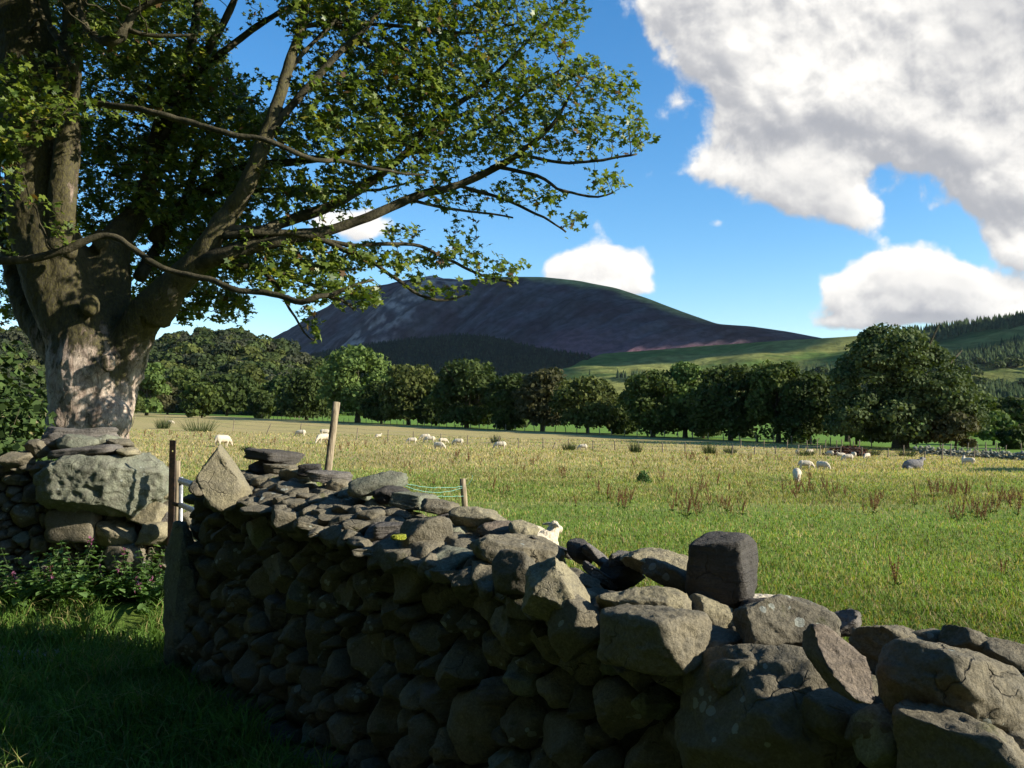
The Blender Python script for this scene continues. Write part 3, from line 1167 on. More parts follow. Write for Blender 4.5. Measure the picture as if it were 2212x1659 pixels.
# bank of hedge and ivy at the left, under and behind the sycamore
def bush(name, label, x, y, z, W, H, D, n, card, seed, c1, c2, cat='bush', group=None):
    r_ = np.random.default_rng(seed)
    t = thing(name, label, cat, (x, y, z), group)
    dv = r_.normal(size=(n, 3))
    dv /= np.linalg.norm(dv, axis=1, keepdims=True)
    dv[:, 2] = np.abs(dv[:, 2])
    rr = 0.45 + 0.6 * r_.random(n) ** 0.6 + 0.25 * fbm(dv * 2.4, 3, seed)
    cen = dv * rr[:, None] * np.array([W / 2, D / 2, H])
    nrm = dv + 0.8 * r_.normal(size=(n, 3))
    nrm /= np.linalg.norm(nrm, axis=1, keepdims=True)
    f = r_.random((n, 1))
    col = np.array(c1) * (1 - f) + np.array(c2) * f
    b = Batch()
    V, q, cc = leaf_cards(cen, nrm, card * r_.uniform(0.5, 1.3, n), col, r_)
    b.add(V, q, cc)
    link('foliage', b.mesh('foliage', M_FOL), t)
    bt = Batch()
    for k in range(9):
        th = r_.uniform(0, 6.28)
        e = (math.cos(th) * W * .35, math.sin(th) * D * .35, H * r_.uniform(.5, .95))
        V, f = tube([(0, 0, -0.1), (e[0] * .4, e[1] * .4, e[2] * .5), e], [card * .25, card * .18, card * .05], 5)
        bt.add(V, f)
    link('stem', bt.mesh('stem', M_TWIG), t)
    return t


for (px, py, y, W, H, n, lab, sd) in [
    (20, 900, 9.2, 1.5, 1.5, 5000, 'dark leafy hedge shrub at the left edge behind the wall', 1),
    (-60, 880, 10.5, 2.6, 2.6, 7000, 'tall shaded hedge thicket beyond the left edge', 2),
    (60, 850, 14.5, 2.6, 2.4, 6000, 'dark bush behind the left of the sycamore trunk', 3)]:
    p = P(px, py, y)
    bush('hedge_bush', lab, p.x, y, gz(p.x, y) + 0.1, W, H, 1.3, n, 0.055, sd, (0.02, 0.04, 0.012), (0.07, 0.11, 0.03), 'bush')

# field rushes and small bushes, (px, foot py, height px, width px, label)
def rush(px, py, hp, wp, lab, seed, col=(0.07, 0.10, 0.035)):
    p = G(px, py)
    r_ = np.random.default_rng(seed)
    s = p.y / F
    H, W = hp * s, wp * s
    n = 130
    th = r_.uniform(0, 6.28, n)
    rr = r_.random(n) ** 0.5 * W * 0.35
    bx, by = np.cos(th) * rr, np.sin(th) * rr
    h = H * r_.uniform(0.5, 1.1, n)
    w = 0.35 * s + 0.01
    base = np.stack([bx, by, np.zeros(n) - 0.03], 1)
    tip = np.stack([bx * 1.9 + r_.normal(0, .06, n) * W, by * 1.9 + r_.normal(0, .06, n) * W, h], 1)
    side = np.stack([np.cos(th + 1.6), np.sin(th + 1.6), np.zeros(n)], 1) * w
    side2 = np.stack([np.cos(th), np.sin(th), np.zeros(n)], 1) * w
    V = np.concatenate([np.stack([base - side, base + side, tip], 1).reshape(-1, 3), np.stack([base - side2, base + side2, tip], 1).reshape(-1, 3)])
    q = np.arange(len(V)).reshape(-1, 3)
    cc = np.tile(np.array(col), (len(V), 1)) * np.repeat(r_.uniform(0.6, 1.4, len(q)), 3)[:, None]
    link('rush_clump', mesh_np('rush_clump', V, [q], M_FOL, cc), None, (p.x, p.y, p.z), None, lab, 'plant', 'rush clumps in the field')


for k, (px, py, hp, wp, lab) in enumerate([
    (432, 932, 32, 80, 'wide dark green rush clump in the field right of the sycamore trunk'),
    (352, 926, 26, 36, 'narrow rush clump second from the sycamore trunk'),
    (272, 925, 18, 26, 'small rush clump right beside the sycamore trunk'),
    (533, 974, 12, 24, 'small green weed tuft behind the pointed stone'),
    (1070, 958, 20, 22, 'sparse rush tuft above the single grazing sheep left of centre'),
    (1230, 973, 18, 32, 'green rush clump beside the tan grazing sheep'),
    (1373, 978, 26, 28, 'spiky rush tuft right of the tan sheep'),
    (1532, 982, 28, 32, 'tallest spiky rush tuft in the middle of the field'),
    (1578, 980, 16, 30, 'low dark rush clump right of the tallest tuft'),
    (1880, 984, 22, 50, 'rush thicket at the foot of the giant tree'),
    (1960, 986, 20, 44, 'rush thicket right of the giant tree trunk'),
    (1740, 985, 16, 40, 'low rush patch left of the red brown heap')]):
    rush(px, py, hp, wp, lab, 50 + k, (0.085, 0.105, 0.04))
p = G(1390, 1044)
bush('thistle_bush', 'small isolated dark green bush in the middle of the pasture', p.x, p.y, p.z, 0.62, 0.5, 0.6, 500, 0.045, 9, (0.035, 0.07, 0.02), (0.08, 0.14, 0.04), 'plant')
p = G(1830, 985)
bush('bracken_heap', 'red brown bramble heap at the left foot of the giant tree', p.x, p.y, p.z, 4.2, 0.9, 1.5, 700, 0.16, 19, (0.05, 0.02, 0.015), (0.09, 0.04, 0.025), 'plant')


# ------------------------------------------------------------------ stones
_ico = {}


def ico(sub):
    if sub not in _ico:
        bm = bmesh.new()
        bmesh.ops.create_icosphere(bm, subdivisions=sub, radius=1)
        V = np.array([tuple(v.co) for v in bm.verts])
        Fc = np.array([[v.index for v in f.verts] for f in bm.faces])
        bm.free()
        _ico[sub] = (V / np.linalg.norm(V, axis=1, keepdims=True), Fc)
    return _ico[sub]


def rock(kind, size, seed, sub=4, cuts=None):
    """size = full w (x), d (y), h (z); local coordinates centred"""
    r_ = np.random.default_rng(seed)
    D, Fc = ico(sub)
    e = {'b': 2.8, 'a': 4.2, 's': 9.0, 'k': 7.0}[kind]
    q = D / ((np.abs(D) ** e).sum(1, keepdims=True) ** (1 / e))
    nc = {'b': 13, 'a': 14, 's': 9, 'k': 6}[kind]
    lo, hi = {'b': (0.68, 0.95), 'a': (0.72, 1.0), 's': (0.70, 1.05), 'k': (1.02, 1.25)}[kind]
    for k in range(nc):
        n = r_.normal(size=3)
        if kind == 's':
            n[2] *= 0.12
        n /= np.linalg.norm(n)
        t = q @ n - r_.uniform(lo, hi)
        q = q - np.clip(t, 0, None)[:, None] * n * (1.0 if kind != 'b' else 0.93)
    for (n, dist) in (cuts or []):
        n = np.array(n, float)
        n /= np.linalg.norm(n)
        t = q @ n - dist
        q = q - np.clip(t, 0, None)[:, None] * n
    off = r_.uniform(0, 60, 3)
    q = q * (1 + {'b': 0.13, 'a': 0.08, 's': 0.05, 'k': 0.05}[kind] * fbm(q * 1.6 + off, 3, seed))[:, None]
    if kind in 'sa':
        # broken strata round the edge
        st = vnoise(np.stack([q[:, 2] * (7 if kind == 's' else 5) + off[0], q[:, 0] * 1.2, q[:, 1] * 1.2], 1), seed)
        q[:, :2] *= (1 + (0.07 if kind == 's' else 0.035) * st)[:, None]
    s = np.array(size) / 2
    p = q * s
    m = s.mean()
    fine = fbm(p * (3.2 / m) * 2.2 + off, 4, seed + 5, 0.6)
    nd = D / (s / s.max())
    nd /= np.linalg.norm(nd, axis=1, keepdims=True)
    p = p + nd * ((fine + 0.5 * (0.4 - np.abs(fbm(p * (2.6 / m) + off, 2, seed + 9)))) * m * 0.085)[:, None]
    return p, Fc


def rotm(rx=0, ry=0, rz=0):
    m = Matrix.Rotation(rz, 3, 'Z') @ Matrix.Rotation(ry, 3, 'Y') @ Matrix.Rotation(rx, 3, 'X')
    return np.array(m)


MATS = {'f': M_STONE, 'p': M_STONE_PALE, 'g': M_STONE_GREY, 's': M_SLATE, 'd': M_SLATE_DARK, 't': M_TAN}

TOP0, TOP1 = 1.245, 0.965                    # top of the wall body at s=0 and s=5.1


def wall_top(s):
    return TOP0 + (TOP1 - TOP0) * s / 5.1


def on_wall(px, py, k):
    """view ray meets the vertical plane k metres behind the front face -> point"""
    a, b = ray(px, py)
    den = a * WN.x + WN.y
    y = ((WA.x * WN.x + WA.y * WN.y) + k) / den
    return Vector((a * y, y, EYE + b * y))


def s_of(p):
    return (p.x - WA.x) * WU.x + (p.y - WA.y) * WU.y


def cap_k(px, pyb):
    """how deep into the wall a stone whose foot is at (px,pyb) must stand"""
    lo, hi = 0.04, 0.46
    best = lo
    for k in np.linspace(lo, hi, 40):
        p = on_wall(px, pyb, k)
        if p.z >= wall_top(s_of(p)) - 0.015:
            best = float(k)
    return best


# (x0, x1, y0, y1, kind, material, tilt deg, label or None, extra)  -- boxes on the photograph
CAPS = [
    (424, 550, 944, 1098, 'a', 'p', 0, 'tall pointed standing stone at the left end of the near wall', 'point'),
    (524, 652, 974, 997, 's', 'd', 5, 'flat dark flaky slate slab lying right of the pointed stone', None),
    (545, 634, 992, 1022, 'a', 'd', 3, None, None),
    (566, 650, 1003, 1022, 's', 'f', 2, None, None),
    (602, 686, 1009, 1048, 'b', 'p', 0, 'rounded pale boulder on the wall left of the tall stake', None),
    (646, 700, 1004, 1028, 's', 'd', 0, None, None),
    (664, 752, 1019, 1040, 's', 's', 4, None, None),
    (757, 876, 1020, 1066, 'a', 'g', -7, 'big leaning slab with a bright right facet, right of the tall stake', None),
    (803, 884, 1050, 1090, 'b', 'd', 8, None, None),
    (728, 807, 1050, 1084, 'a', 'g', 4, None, None),
    (698, 757, 1036, 1074, 'b', 'f', 0, None, None),
    (640, 687, 1040, 1070, 'a', 'g', 10, None, None),
    (845, 944, 1067, 1097, 's', 'g', 6, 'flat grey slab on the wall top below the short stake', None),
    (908, 998, 1081, 1114, 'a', 'f', 8, None, None),
    (943, 988, 1104, 1128, 's', 's', -14, 'small pale slate chip on top of the wall below the short stake', None),
    (967, 1098, 1100, 1140, 'b', 'p', 6, 'broad rounded stone just left of the lying sheep', None),
    (768, 844, 1078, 1118, 'a', 'g', -20, None, None),
    (820, 907, 1099, 1138, 'b', 'f', 5, None, None),
    (772, 836, 1100, 1140, 'b', 'f', 0, None, None),
    (810, 898, 1131, 1157, 's', 's', -3, 'thin slab carrying bright moss on the wall front', None),
    (868, 975, 1114, 1190, 'b', 'f', -8, None, None),
    (928, 1038, 1137, 1174, 's', 'g', -6, None, None),
    (1033, 1138, 1127, 1170, 'b', 't', 0, 'smooth tan boulder in front of the lying sheep', None),
    (1100, 1164, 1127, 1164, 'b', 'p', 10, None, None),
    (1020, 1212, 1158, 1232, 'b', 'f', 8, 'large low boulder with pitted crust in the middle of the wall top', None),
    (1064, 1168, 1190, 1288, 'b', 'f', 0, None, None),
    (1122, 1278, 1190, 1336, 'a', 'p', 14, 'large peaked stone with a sunlit right slope at mid wall', 'peak'),
    (1142, 1242, 1160, 1206, 's', 'd', 22, None, None),
    (1230, 1275, 1163, 1222, 'a', 'd', -28, 'dark leaning slate standing on edge at mid wall', None),
    (1255, 1322, 1172, 1232, 's', 's', 38, 'purplish slate plate leaning against the dark slate', None),
    (1315, 1374, 1195, 1222, 's', 's', 4, None, None),
    (1340, 1490, 1190, 1240, 'b', 'p', 4, 'yellowish knobbly stone left of the tall dark slate block', None),
    (1295, 1392, 1214, 1274, 'b', 'd', 0, None, None),
    (1388, 1546, 1214, 1294, 'b', 'f', 24, 'long brown stone sloping down towards the slate block', 'thin'),
    (1494, 1626, 1156, 1316, 'k', 'd', 5, 'tall dark squared slate block standing up on the wall', 'block'),
    (1212, 1292, 1230, 1278, 'a', 'f', 6, None, None),
    (1266, 1336, 1222, 1272, 's', 's', 34, None, None),
    (1146, 1226, 1272, 1330, 'a', 'f', 0, None, None),
    (1188, 1296, 1284, 1424, 'b', 'f', 0, None, None),
    (1295, 1484, 1268, 1342, 'b', 'p', 2, 'smooth sunlit loaf shaped boulder right of mid wall', None),
    (1282, 1532, 1320, 1434, 'k', 'f', -5, 'long angular block with white lichen spots and bright right end', None),
    (1455, 1522, 1294, 1330, 'b', 'p', 0, None, None),
    (1492, 1576, 1292, 1348, 'a', 'p', 10, None, None),
    (1570, 1790, 1292, 1414, 'a', 'f', 12, 'big angular stone with a rough sunlit right side below the slate block', None),
    (1600, 1690, 1292, 1330, 'b', 'd', 0, None, None),
    (1775, 1860, 1326, 1372, 's', 's', -30, 'grey slate flake sticking up behind the tan stone', None),
    (1750, 1864, 1358, 1512, 'a', 't', -8, 'tan split stone wedged at the right of the wall', 'wedge'),
    (1724, 1756, 1404, 1448, 'a', 's', 20, None, None),
    (1845, 2016, 1354, 1456, 'a', 'f', 10, 'brown block with pale right facet right of the tan stone', None),
    (1966, 2054, 1360, 1412, 'b', 'f', 0, None, None),
    (2040, 2158, 1360, 1430, 'b', 'f', 12, None, None),
    (2122, 2250, 1388, 1470, 'b', 'f', 14, None, None),
    (1912, 2212, 1406, 1580, 'b', 'f', 14, 'huge dark rounded boulder at the right end of the wall', None),
    (2100, 2182, 1414, 1476, 's', 'd', 18, None, None),
    (2170, 2270, 1454, 1542, 'b', 'f', 0, None, None),
    (1436, 1856, 1396, 1730, 'b', 'f', 4, None, 'giant'),
    (1852, 1960, 1534, 1650, 'b', 'g', 0, None, None),
    (1884, 2300, 1542, 1760, 'b', 'f', 10, None, None),
]

near_wall = thing('dry_stone_wall', 'dry stone wall of rounded field stones running from the gate to the lower right corner', 'stone wall', tuple(WA))
left_wall = thing('dry_stone_wall', 'shaded dry stone wall with a huge squared boulder left of the gate', 'stone wall', tuple(LB))


def put_rock(px0, px1, py0, py1, kind, mat, tilt, label, extra, k, seed, parent, name='coping_stone', depth=None, sub=4):
    pc = on_wall((px0 + px1) / 2, (py0 + py1) / 2, 0) if parent is not left_wall else None
    cxp, cyp = (px0 + px1) / 2, (py0 + py1) / 2
    if parent is left_wall or parent == 'left':
        a, b = ray(cxp, cyp)
        den = a * LN.x + LN.y
        y = ((LB.x * LN.x + LB.y * LN.y) + k) / den
        pc = Vector((a * y, y, EYE + b * y))
        vx = -LU
    else:
        pc = on_wall(cxp, cyp, k)
        vx = Vector((1, 0, 0))
    s = pc.y / F
    w, h = (px1 - px0) * s, (py1 - py0) * s
    if depth is None:
        depth = min(max(0.8 * w, 0.14), 0.34)
        if kind == 's':
            depth = max(0.15, min(w * 0.8, 0.3))
    tr = math.radians(tilt)
    cuts = None
    if extra == 'point':
        cuts = [((0.75, 0, 0.62), 0.28), ((-0.62, -0.1, 0.55), 0.62), ((0.1, -0.8, 0.3), 0.55)]
    elif extra == 'peak':
        cuts = [((0.62, -0.25, 0.75), 0.42), ((-0.75, -0.2, 0.55), 0.55)]
    elif extra == 'block':
        cuts = [((1, -0.15, 0.24), 0.90), ((-1, 0.1, -0.08), 0.90), ((-0.16, -0.1, 1), 0.90), ((-0.7, 0, 0.7), 1.14), ((0.7, 0, 0.72), 1.16)]
        depth = 0.17
    elif extra == 'wedge':
        cuts = [((-0.75, 0, -0.55), 0.45), ((0.75, 0, -0.55), 0.55), ((0.1, -0.75, 0.6), 0.42)]
        depth = 0.26
    elif extra == 'thin':
        h *= 0.62
        w *= 1.02
    # big stones bedded in the front lie along the wall, not square to the viewer
    along = parent is not left_wall and k < 0.14 and (px1 - px0) > 180 and extra not in ('point', 'peak', 'wedge')
    if along:
        depth = 0.30 if extra == 'giant' else 0.20
        fa = F * (0.625 * pc.y + 0.78 * pc.x) / pc.y ** 2
        fb_ = F * (0.78 * pc.y - 0.625 * pc.x) / pc.y ** 2
        w = max(0.16, ((px1 - px0) - 0.75 * depth * fb_) / fa)
        vx = WU
    # compensate the box for the tilt
    if abs(tilt) > 12 and kind == 's':
        h = max(h * 0.35, 0.03)
        w = w / math.cos(tr) * 0.98
    p, Fc = rock(kind, (w * 1.04, depth, h * 1.05), seed, sub, cuts)
    M = rotm(ry=tr, rz=math.atan2(vx.y, vx.x) + (-0.42 if extra == 'block' else 0.12 * math.sin(seed)))
    p = p @ M.T
    me = mesh_np(name, p, [Fc], MATS[mat], None, True)
    if label:
        o = link({'s': 'slate_slab'}.get(kind, 'loose_stone'), me, None, pc, None, label, 'stone')
    else:
        o = link(name, me, parent)
        o.location = pc - parent.location
    return o


for i, (x0, x1, y0, y1, kind, mat, tilt, lab, ex) in enumerate(CAPS):
    k = cap_k((x0 + x1) / 2, y1 - (y1 - y0) * 0.12)
    if ex == 'giant':
        k = 0.10
    if ex == 'wedge':
        k = -0.03
    if ex == 'point':
        k = 0.02
    put_rock(x0, x1, y0, y1, kind, mat, tilt, lab, ex, k, 1000 + i * 7, near_wall, sub=5 if (x1 - x0) > 140 else 4)
# bright moss cushion on the thin slab
mp_ = P(865, 1140, (on_wall(865, 1150, 0.02)).y - 0.06)


# ---- face stones: power diagram of seeds on the wall face, each cell filled by one stone
def clip_poly(poly, nx, ny, c):
    out = []
    n = len(poly)
    for i in range(n):
        a, b = poly[i], poly[(i + 1) % n]
        da, db = a[0] * nx + a[1] * ny - c, b[0] * nx + b[1] * ny - c
        if da <= 0:
            out.append(a)
        if (da < 0 < db) or (db < 0 < da):
            t = da / (da - db)
            out.append((a[0] + (b[0] - a[0]) * t, a[1] + (b[1] - a[1]) * t))
    return out


def face_stones(length, topfn, rfn, seed, fixed=(), s0=0.0, asp=1.25):
    r_ = np.random.default_rng(seed)
    seeds = [tuple(f) for f in fixed]
    fails = 0
    total = 0
    while fails < 2500:
        total += 1
        s = r_.uniform(s0, length)
        h = r_.uniform(-0.02, topfn(s) - 0.02)
        # big ones first, small ones squeezed in between
        top_ = 1.75 if total < 90 else (1.25 if total < 900 else 1.0)
        lo_ = 1.3 if total < 90 else (0.75 if total < 900 else 0.45)
        rr = rfn(s, h) * r_.uniform(lo_, top_)
        if all(((s - a) / 1.0) ** 2 + ((h - b) * asp) ** 2 > (0.84 * (rr + c)) ** 2 for a, b, c in seeds):
            seeds.append((s, h, rr))
            fails = 0
        else:
            fails += 1
    cells = []
    for i, (s, h, rr) in enumerate(seeds):
        H_ = h * asp
        R_ = rr * 1.9
        poly = [(s - R_, H_ - R_), (s + R_, H_ - R_), (s + R_, H_ + R_), (s - R_, H_ + R_)]
        for j, (a, b, c) in enumerate(seeds):
            if j == i:
                continue
            B_ = b * asp
            dx, dy = a - s, B_ - H_
            d2 = dx * dx + dy * dy
            if d2 > (R_ * 2 + c * 2) ** 2:
                continue
            d = math.sqrt(d2)
            if d < 1e-6:
                continue
            m = (d2 + rr * rr - c * c) / (2 * d)
            nx, ny = dx / d, dy / d
            poly = clip_poly(poly, nx, ny, s * nx + H_ * ny + m)
            if len(poly) < 3:
                break
        if len(poly) < 3:
            continue
        poly = [(a, b / asp) for a, b in poly]
        sl_ = (TOP1 - TOP0) / 5.1 if topfn(0) != topfn(5) else 0.0
        poly = clip_poly(poly, -sl_, 1.0, topfn(0) + 0.015)
        if len(poly) < 3:
            continue
        cells.append((poly, rr))
    return cells


def cell_stone(poly, seed, depth, sub, gap=0.005, bulge=None):
    r_ = np.random.default_rng(seed)
    D, Fc = ico(sub)
    P_ = np.array(poly)
    c = P_.mean(0)
    th = np.arctan2(D[:, 1], D[:, 0])
    # distance from centre to the polygon edge in each direction
    rad = np.full(len(D), 9.0)
    ct, st = np.cos(th), np.sin(th)
    sgn = 0
    for i in range(len(P_)):
        a, b = P_[i] - c, P_[(i + 1) % len(P_)] - c
        e = b - a
        n = np.array([e[1], -e[0]])
        L = np.linalg.norm(n)
        if L < 1e-6:
            continue
        n /= L
        dist = n @ a
        if dist < 0:
            n, dist = -n, -dist
        dist = max(dist - gap, 0.004)
        dn = ct * n[0] + st * n[1]
        rad = np.where(dn > 1e-4, np.minimum(rad, dist / np.maximum(dn, 1e-4)), rad)
    # round the corners
    med = np.median(rad)
    rad = 1 / ((1 / np.minimum(rad, med * 2.0)) ** 1.0)
    rad = rad * 0.80 + np.minimum(rad, med * 1.12) * 0.20
    e = r_.uniform(2.3, 4.2)
    rho = np.hypot(D[:, 0], D[:, 1])
    nz = D[:, 2]
    sc = (rho ** e + np.abs(nz) ** e) ** (1 / e)
    rho, nz = rho / sc, nz / sc
    q = np.stack([ct * rho, st * rho, nz], 1)
    # facets on the outer face
    for k in range(int(r_.integers(5, 13))):
        n = np.array([r_.normal() * 0.9, r_.normal() * 0.9, 1.0])
        n /= np.linalg.norm(n)
        t = q @ n - r_.uniform(0.58, 0.94)
        q = q - np.clip(t, 0, None)[:, None] * n
    off = r_.uniform(0, 80, 3)
    size = math.sqrt(abs(med) * 1.0)
    out = np.stack([q[:, 0] * rad, q[:, 1] * rad, q[:, 2] * depth], 1)
    lump = fbm(out * (1.1 / med) + off, 3, seed)
    fine = fbm(out * 32 + off, 3, seed + 3, 0.6)
    out = out * (1 + 0.10 * lump)[:, None]
    out[:, 2] += np.where(D[:, 2] > -0.2, fine * 0.010 + lump * 0.016, 0)
    out[:, :2] += out[:, :2] / (rad[:, None] + 1e-6) * (fine * 0.004)[:, None]
    out[:, 0] += c[0]
    out[:, 1] += c[1]
    return out, Fc, med


def build_face(parent, A, U, N, cells, seed, maxparts=100, score=None, inset=0.0, near_sub=5):
    r_ = np.random.default_rng(seed)
    U3, N3, A3 = np.array(U), np.array(N), np.array(A)
    items = []
    for i, (poly, rr) in enumerate(cells):
        P_ = np.array(poly)
        c = P_.mean(0)
        area = 0.5 * abs(sum(P_[k - 1][0] * P_[k][1] - P_[k][0] * P_[k - 1][1] for k in range(len(P_))))
        w3 = A3 + U3 * c[0]
        d = max(w3[1], 0.6)
        vis = area / d ** 2 * score(w3, c[1])
        items.append((vis, i, poly, c, d, area))
    items.sort(key=lambda t: -t[0])
    rest = Batch()
    for rank, (vis, i, poly, c, d, area) in enumerate(items):
        if area < 0.0006:
            continue
        sz = math.sqrt(area)
        sub = 4 if (sz / d * 872) > 26 else 3
        if (sz / d * 872) > 90:
            sub = 5
        depth = 0.055 + 0.32 * sz * r_.uniform(0.7, 1.2)
        out, Fc, med = cell_stone(poly, seed * 31 + i, depth, sub, gap=0.0035 + 0.002 * r_.random())
        pr = r_.uniform(-0.035, 0.02) - depth * 0.55 + inset
        # wall coords -> world
        Wd = A3 + U3 * out[:, :1] - N3 * (out[:, 2:3] + pr) + np.array([0, 0, 1.0]) * out[:, 1:2]
        # the face leans back a little
        Wd = Wd + N3 * (0.10 * out[:, 1:2])
        if rank < maxparts and vis > 0:
            cen = Wd.mean(0)
            mt = M_STONE if r_.random() < 0.8 else (M_STONE_GREY if r_.random() < 0.6 else M_SLATE)
            o = link('stone', mesh_np('stone', Wd - cen, [Fc], mt, None, True), parent)
            o.location = Vector(cen) - parent.location
        else:
            rest.add(Wd, [Fc])
    me = rest.mesh('small_stones', M_STONE, True)
    me.transform(Matrix.Translation(-parent.location))
    link('small_stones', me, parent, kind='stuff')


def fx(px, py, r):
    p = on_wall(px, py, 0.0)
    return (s_of(p), p.z, r)


def in_view(w3, h):
    dx, dy, dz = w3[0], w3[1], h - EYE
    if dy < 0.3:
        return 0
    px = CX + F * dx / dy
    py = 890 - F * dz / dy
    return 1.0 if (-40 < px < 2260 and py < 1700) else 0.0


fixed = [fx(1215, 1370, 0.07), fx(1130, 1400, 0.085), fx(1080, 1580, 0.10), fx(870, 1390, 0.10), fx(700, 1290, 0.10),
         fx(440, 1290, 0.14), fx(590, 1370, 0.12), fx(640, 1480, 0.11), fx(1000, 1420, 0.09), fx(1280, 1560, 0.13), fx(950, 1280, 0.08),
         fx(1400, 1480, 0.10), fx(1330, 1640, 0.12), fx(800, 1330, 0.09), fx(1420, 1600, 0.08), fx(1640, 1560, 0.235)]
cells = face_stones(6.3, lambda s: wall_top(s) + 0.01, lambda s, h: 0.079 + 0.006 * s + 0.012 * (1.2 - h), 4, fixed, s0=0.09)
build_face(near_wall, tuple(WA), tuple(WU), tuple(WN), cells, 40, 100, in_view)

# wall end: tall rough gatepost stone
ep, Fc = rock('a', (0.27, 0.34, 1.06), 501, 5, [((1, 0, 0), 0.8), ((0, -1, 0), 0.75)])
ep = ep @ rotm(rz=0.35, ry=0.03).T
o = link('end_stone', mesh_np('end_stone', ep, [Fc], M_STONE_GREY, None, True), near_wall)
o.location = Vector((-2.08, 5.60, 0.42)) - near_wall.location
ep, Fc = rock('b', (0.14, 0.20, 0.13), 502, 4)
o = link('end_stone', mesh_np('end_stone', ep, [Fc], M_STONE, None, True), near_wall)
o.location = Vector((-2.03, 5.74, 0.94)) - near_wall.location
for j in range(7):                          # stones closing the wall end, towards the gate
    ep, Fc = rock('b', (0.22, 0.22, 0.19), 510 + j, 4)
    q_ = WA + WN * (0.24 + 0.10 * (j % 2)) + WU * 0.05
    o = link('end_stone', mesh_np('end_stone', ep, [Fc], M_STONE, None, True), near_wall)
    o.location = Vector((q_.x + 0.05, q_.y, 0.05 + 0.15 * j)) - near_wall.location


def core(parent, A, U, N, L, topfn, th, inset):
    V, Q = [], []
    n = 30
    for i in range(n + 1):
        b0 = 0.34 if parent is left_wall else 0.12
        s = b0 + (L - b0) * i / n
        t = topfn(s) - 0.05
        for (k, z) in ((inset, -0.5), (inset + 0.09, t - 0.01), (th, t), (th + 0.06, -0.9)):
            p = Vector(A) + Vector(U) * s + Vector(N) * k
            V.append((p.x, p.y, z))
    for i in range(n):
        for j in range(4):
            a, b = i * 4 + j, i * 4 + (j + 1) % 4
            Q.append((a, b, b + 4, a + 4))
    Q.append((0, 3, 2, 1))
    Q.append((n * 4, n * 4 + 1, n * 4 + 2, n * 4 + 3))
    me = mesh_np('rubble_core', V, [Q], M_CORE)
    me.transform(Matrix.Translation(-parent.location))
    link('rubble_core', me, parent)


core(near_wall, WA, WU, WN, 6.6, wall_top, 0.5, 0.075)

# fillers on top between the placed coping stones + back face
fb = Batch()
r_ = np.random.default_rng(77)
for s in np.arange(0.26, 6.3, 0.115):
    for k in (0.10, 0.24, 0.40):
        p = WA + WU * (s + r_.uniform(-.03, .03)) + WN * (k + r_.uniform(-.03, .03))
        kd = 'b' if r_.random() < 0.6 else ('s' if r_.random() < 0.5 else 'a')
        sz = (r_.uniform(.12, .26), r_.uniform(.11, .18), r_.uniform(.06, .12) if kd != 's' else r_.uniform(0.025, 0.045))
        v, f = rock(kd, sz, int(r_.integers(1e6)), 4)
        v = v @ rotm(r_.normal(0, .15), r_.normal(0, .2), r_.uniform(0, 3)).T + np.array([p.x, p.y, wall_top(s) - 0.055])
        fb.add(v, [f])
for s in np.arange(0.42, 3.0, 0.12):           # the back of the top is a course higher towards the gate
    for k in (0.30, 0.42):
        p = WA + WU * (s + r_.uniform(-.03, .03)) + WN * (k + r_.uniform(-.02, .02))
        kd = 'b' if r_.random() < 0.5 else 'a'
        v, f = rock(kd, (r_.uniform(.14, .24), r_.uniform(.12, .18), r_.uniform(.07, .10)), int(r_.integers(1e6)), 4)
        v = v @ rotm(r_.normal(0, .12), r_.normal(0, .12), r_.uniform(0, 3)).T + np.array([p.x, p.y, wall_top(s) + 0.030 - 0.012 * s])
        fb.add(v, [f])
for s in np.arange(0.3, 6.5, 0.16):
    for h in np.arange(-0.3, 0.95, 0.13):
        p = WA + WU * (s + r_.uniform(-.04, .04)) + WN * 0.49
        v, f = rock('b', (0.2, 0.2, 0.15), int(r_.integers(1e6)), 2)
        fb.add(v @ rotm(0, 0, r_.uniform(0, 3)).T + np.array([p.x, p.y, h + r_.uniform(-.03, .03)]), [f])
me = fb.mesh('packing_stones', M_STONE, True)
me.transform(Matrix.Translation(-near_wall.location))
link('packing_stones', me, near_wall, kind='stuff')

# ---- the far-left wall
def on_left(px, py, k=0.0):
    a, b = ray(px, py)
    den = a * LN.x + LN.y
    y = ((LB.x * LN.x + LB.y * LN.y) + k) / den
    return Vector((a * y, y, EYE + b * y))


ltop = lambda s: 1.20 if s < 1.35 else 1.22
def lfx(px, py, r):
    p = on_left(px, py)
    return ((p.x - LB.x) * LU.x + (p.y - LB.y) * LU.y, p.z, r)


cells = face_stones(5.2, lambda s: 1.20, lambda s, h: 0.085, 14, [lfx(190, 1160, 0.17)], s0=-0.02)
keep = []
for poly, rr in cells:
    c = np.array(poly).mean(0)
    if c[0] < 1.05 and c[1] > 0.80:
        continue
    keep.append((poly, rr))
build_face(left_wall, tuple(LB), tuple(LU), tuple(LN), keep, 41, 60, in_view)
core(left_wall, LB, LU, LN, 5.2, lambda s: 1.18, 0.5, 0.10)
p_ = on_left(236, 1046, 0.10)
v, f = rock('k', (1.02, 0.62, 0.49), 611, 6, [((-0.75, -0.75, 0.0), 1.16), ((0.55, -0.8, -0.10), 0.98), ((0.9, -0.2, -0.5), 1.02), ((-0.8, -0.2, 0.55), 1.12), ((0.8, 0.1, 0.6), 1.08), ((-0.2, -0.6, -0.8), 1.0)])
fac = fbm(v * 2.4, 6, 9, 0.62) + 0.5 * np.floor(3 * fbm(v * 1.7, 2, 19)) / 3
v[:, 1] += fac * 0.035
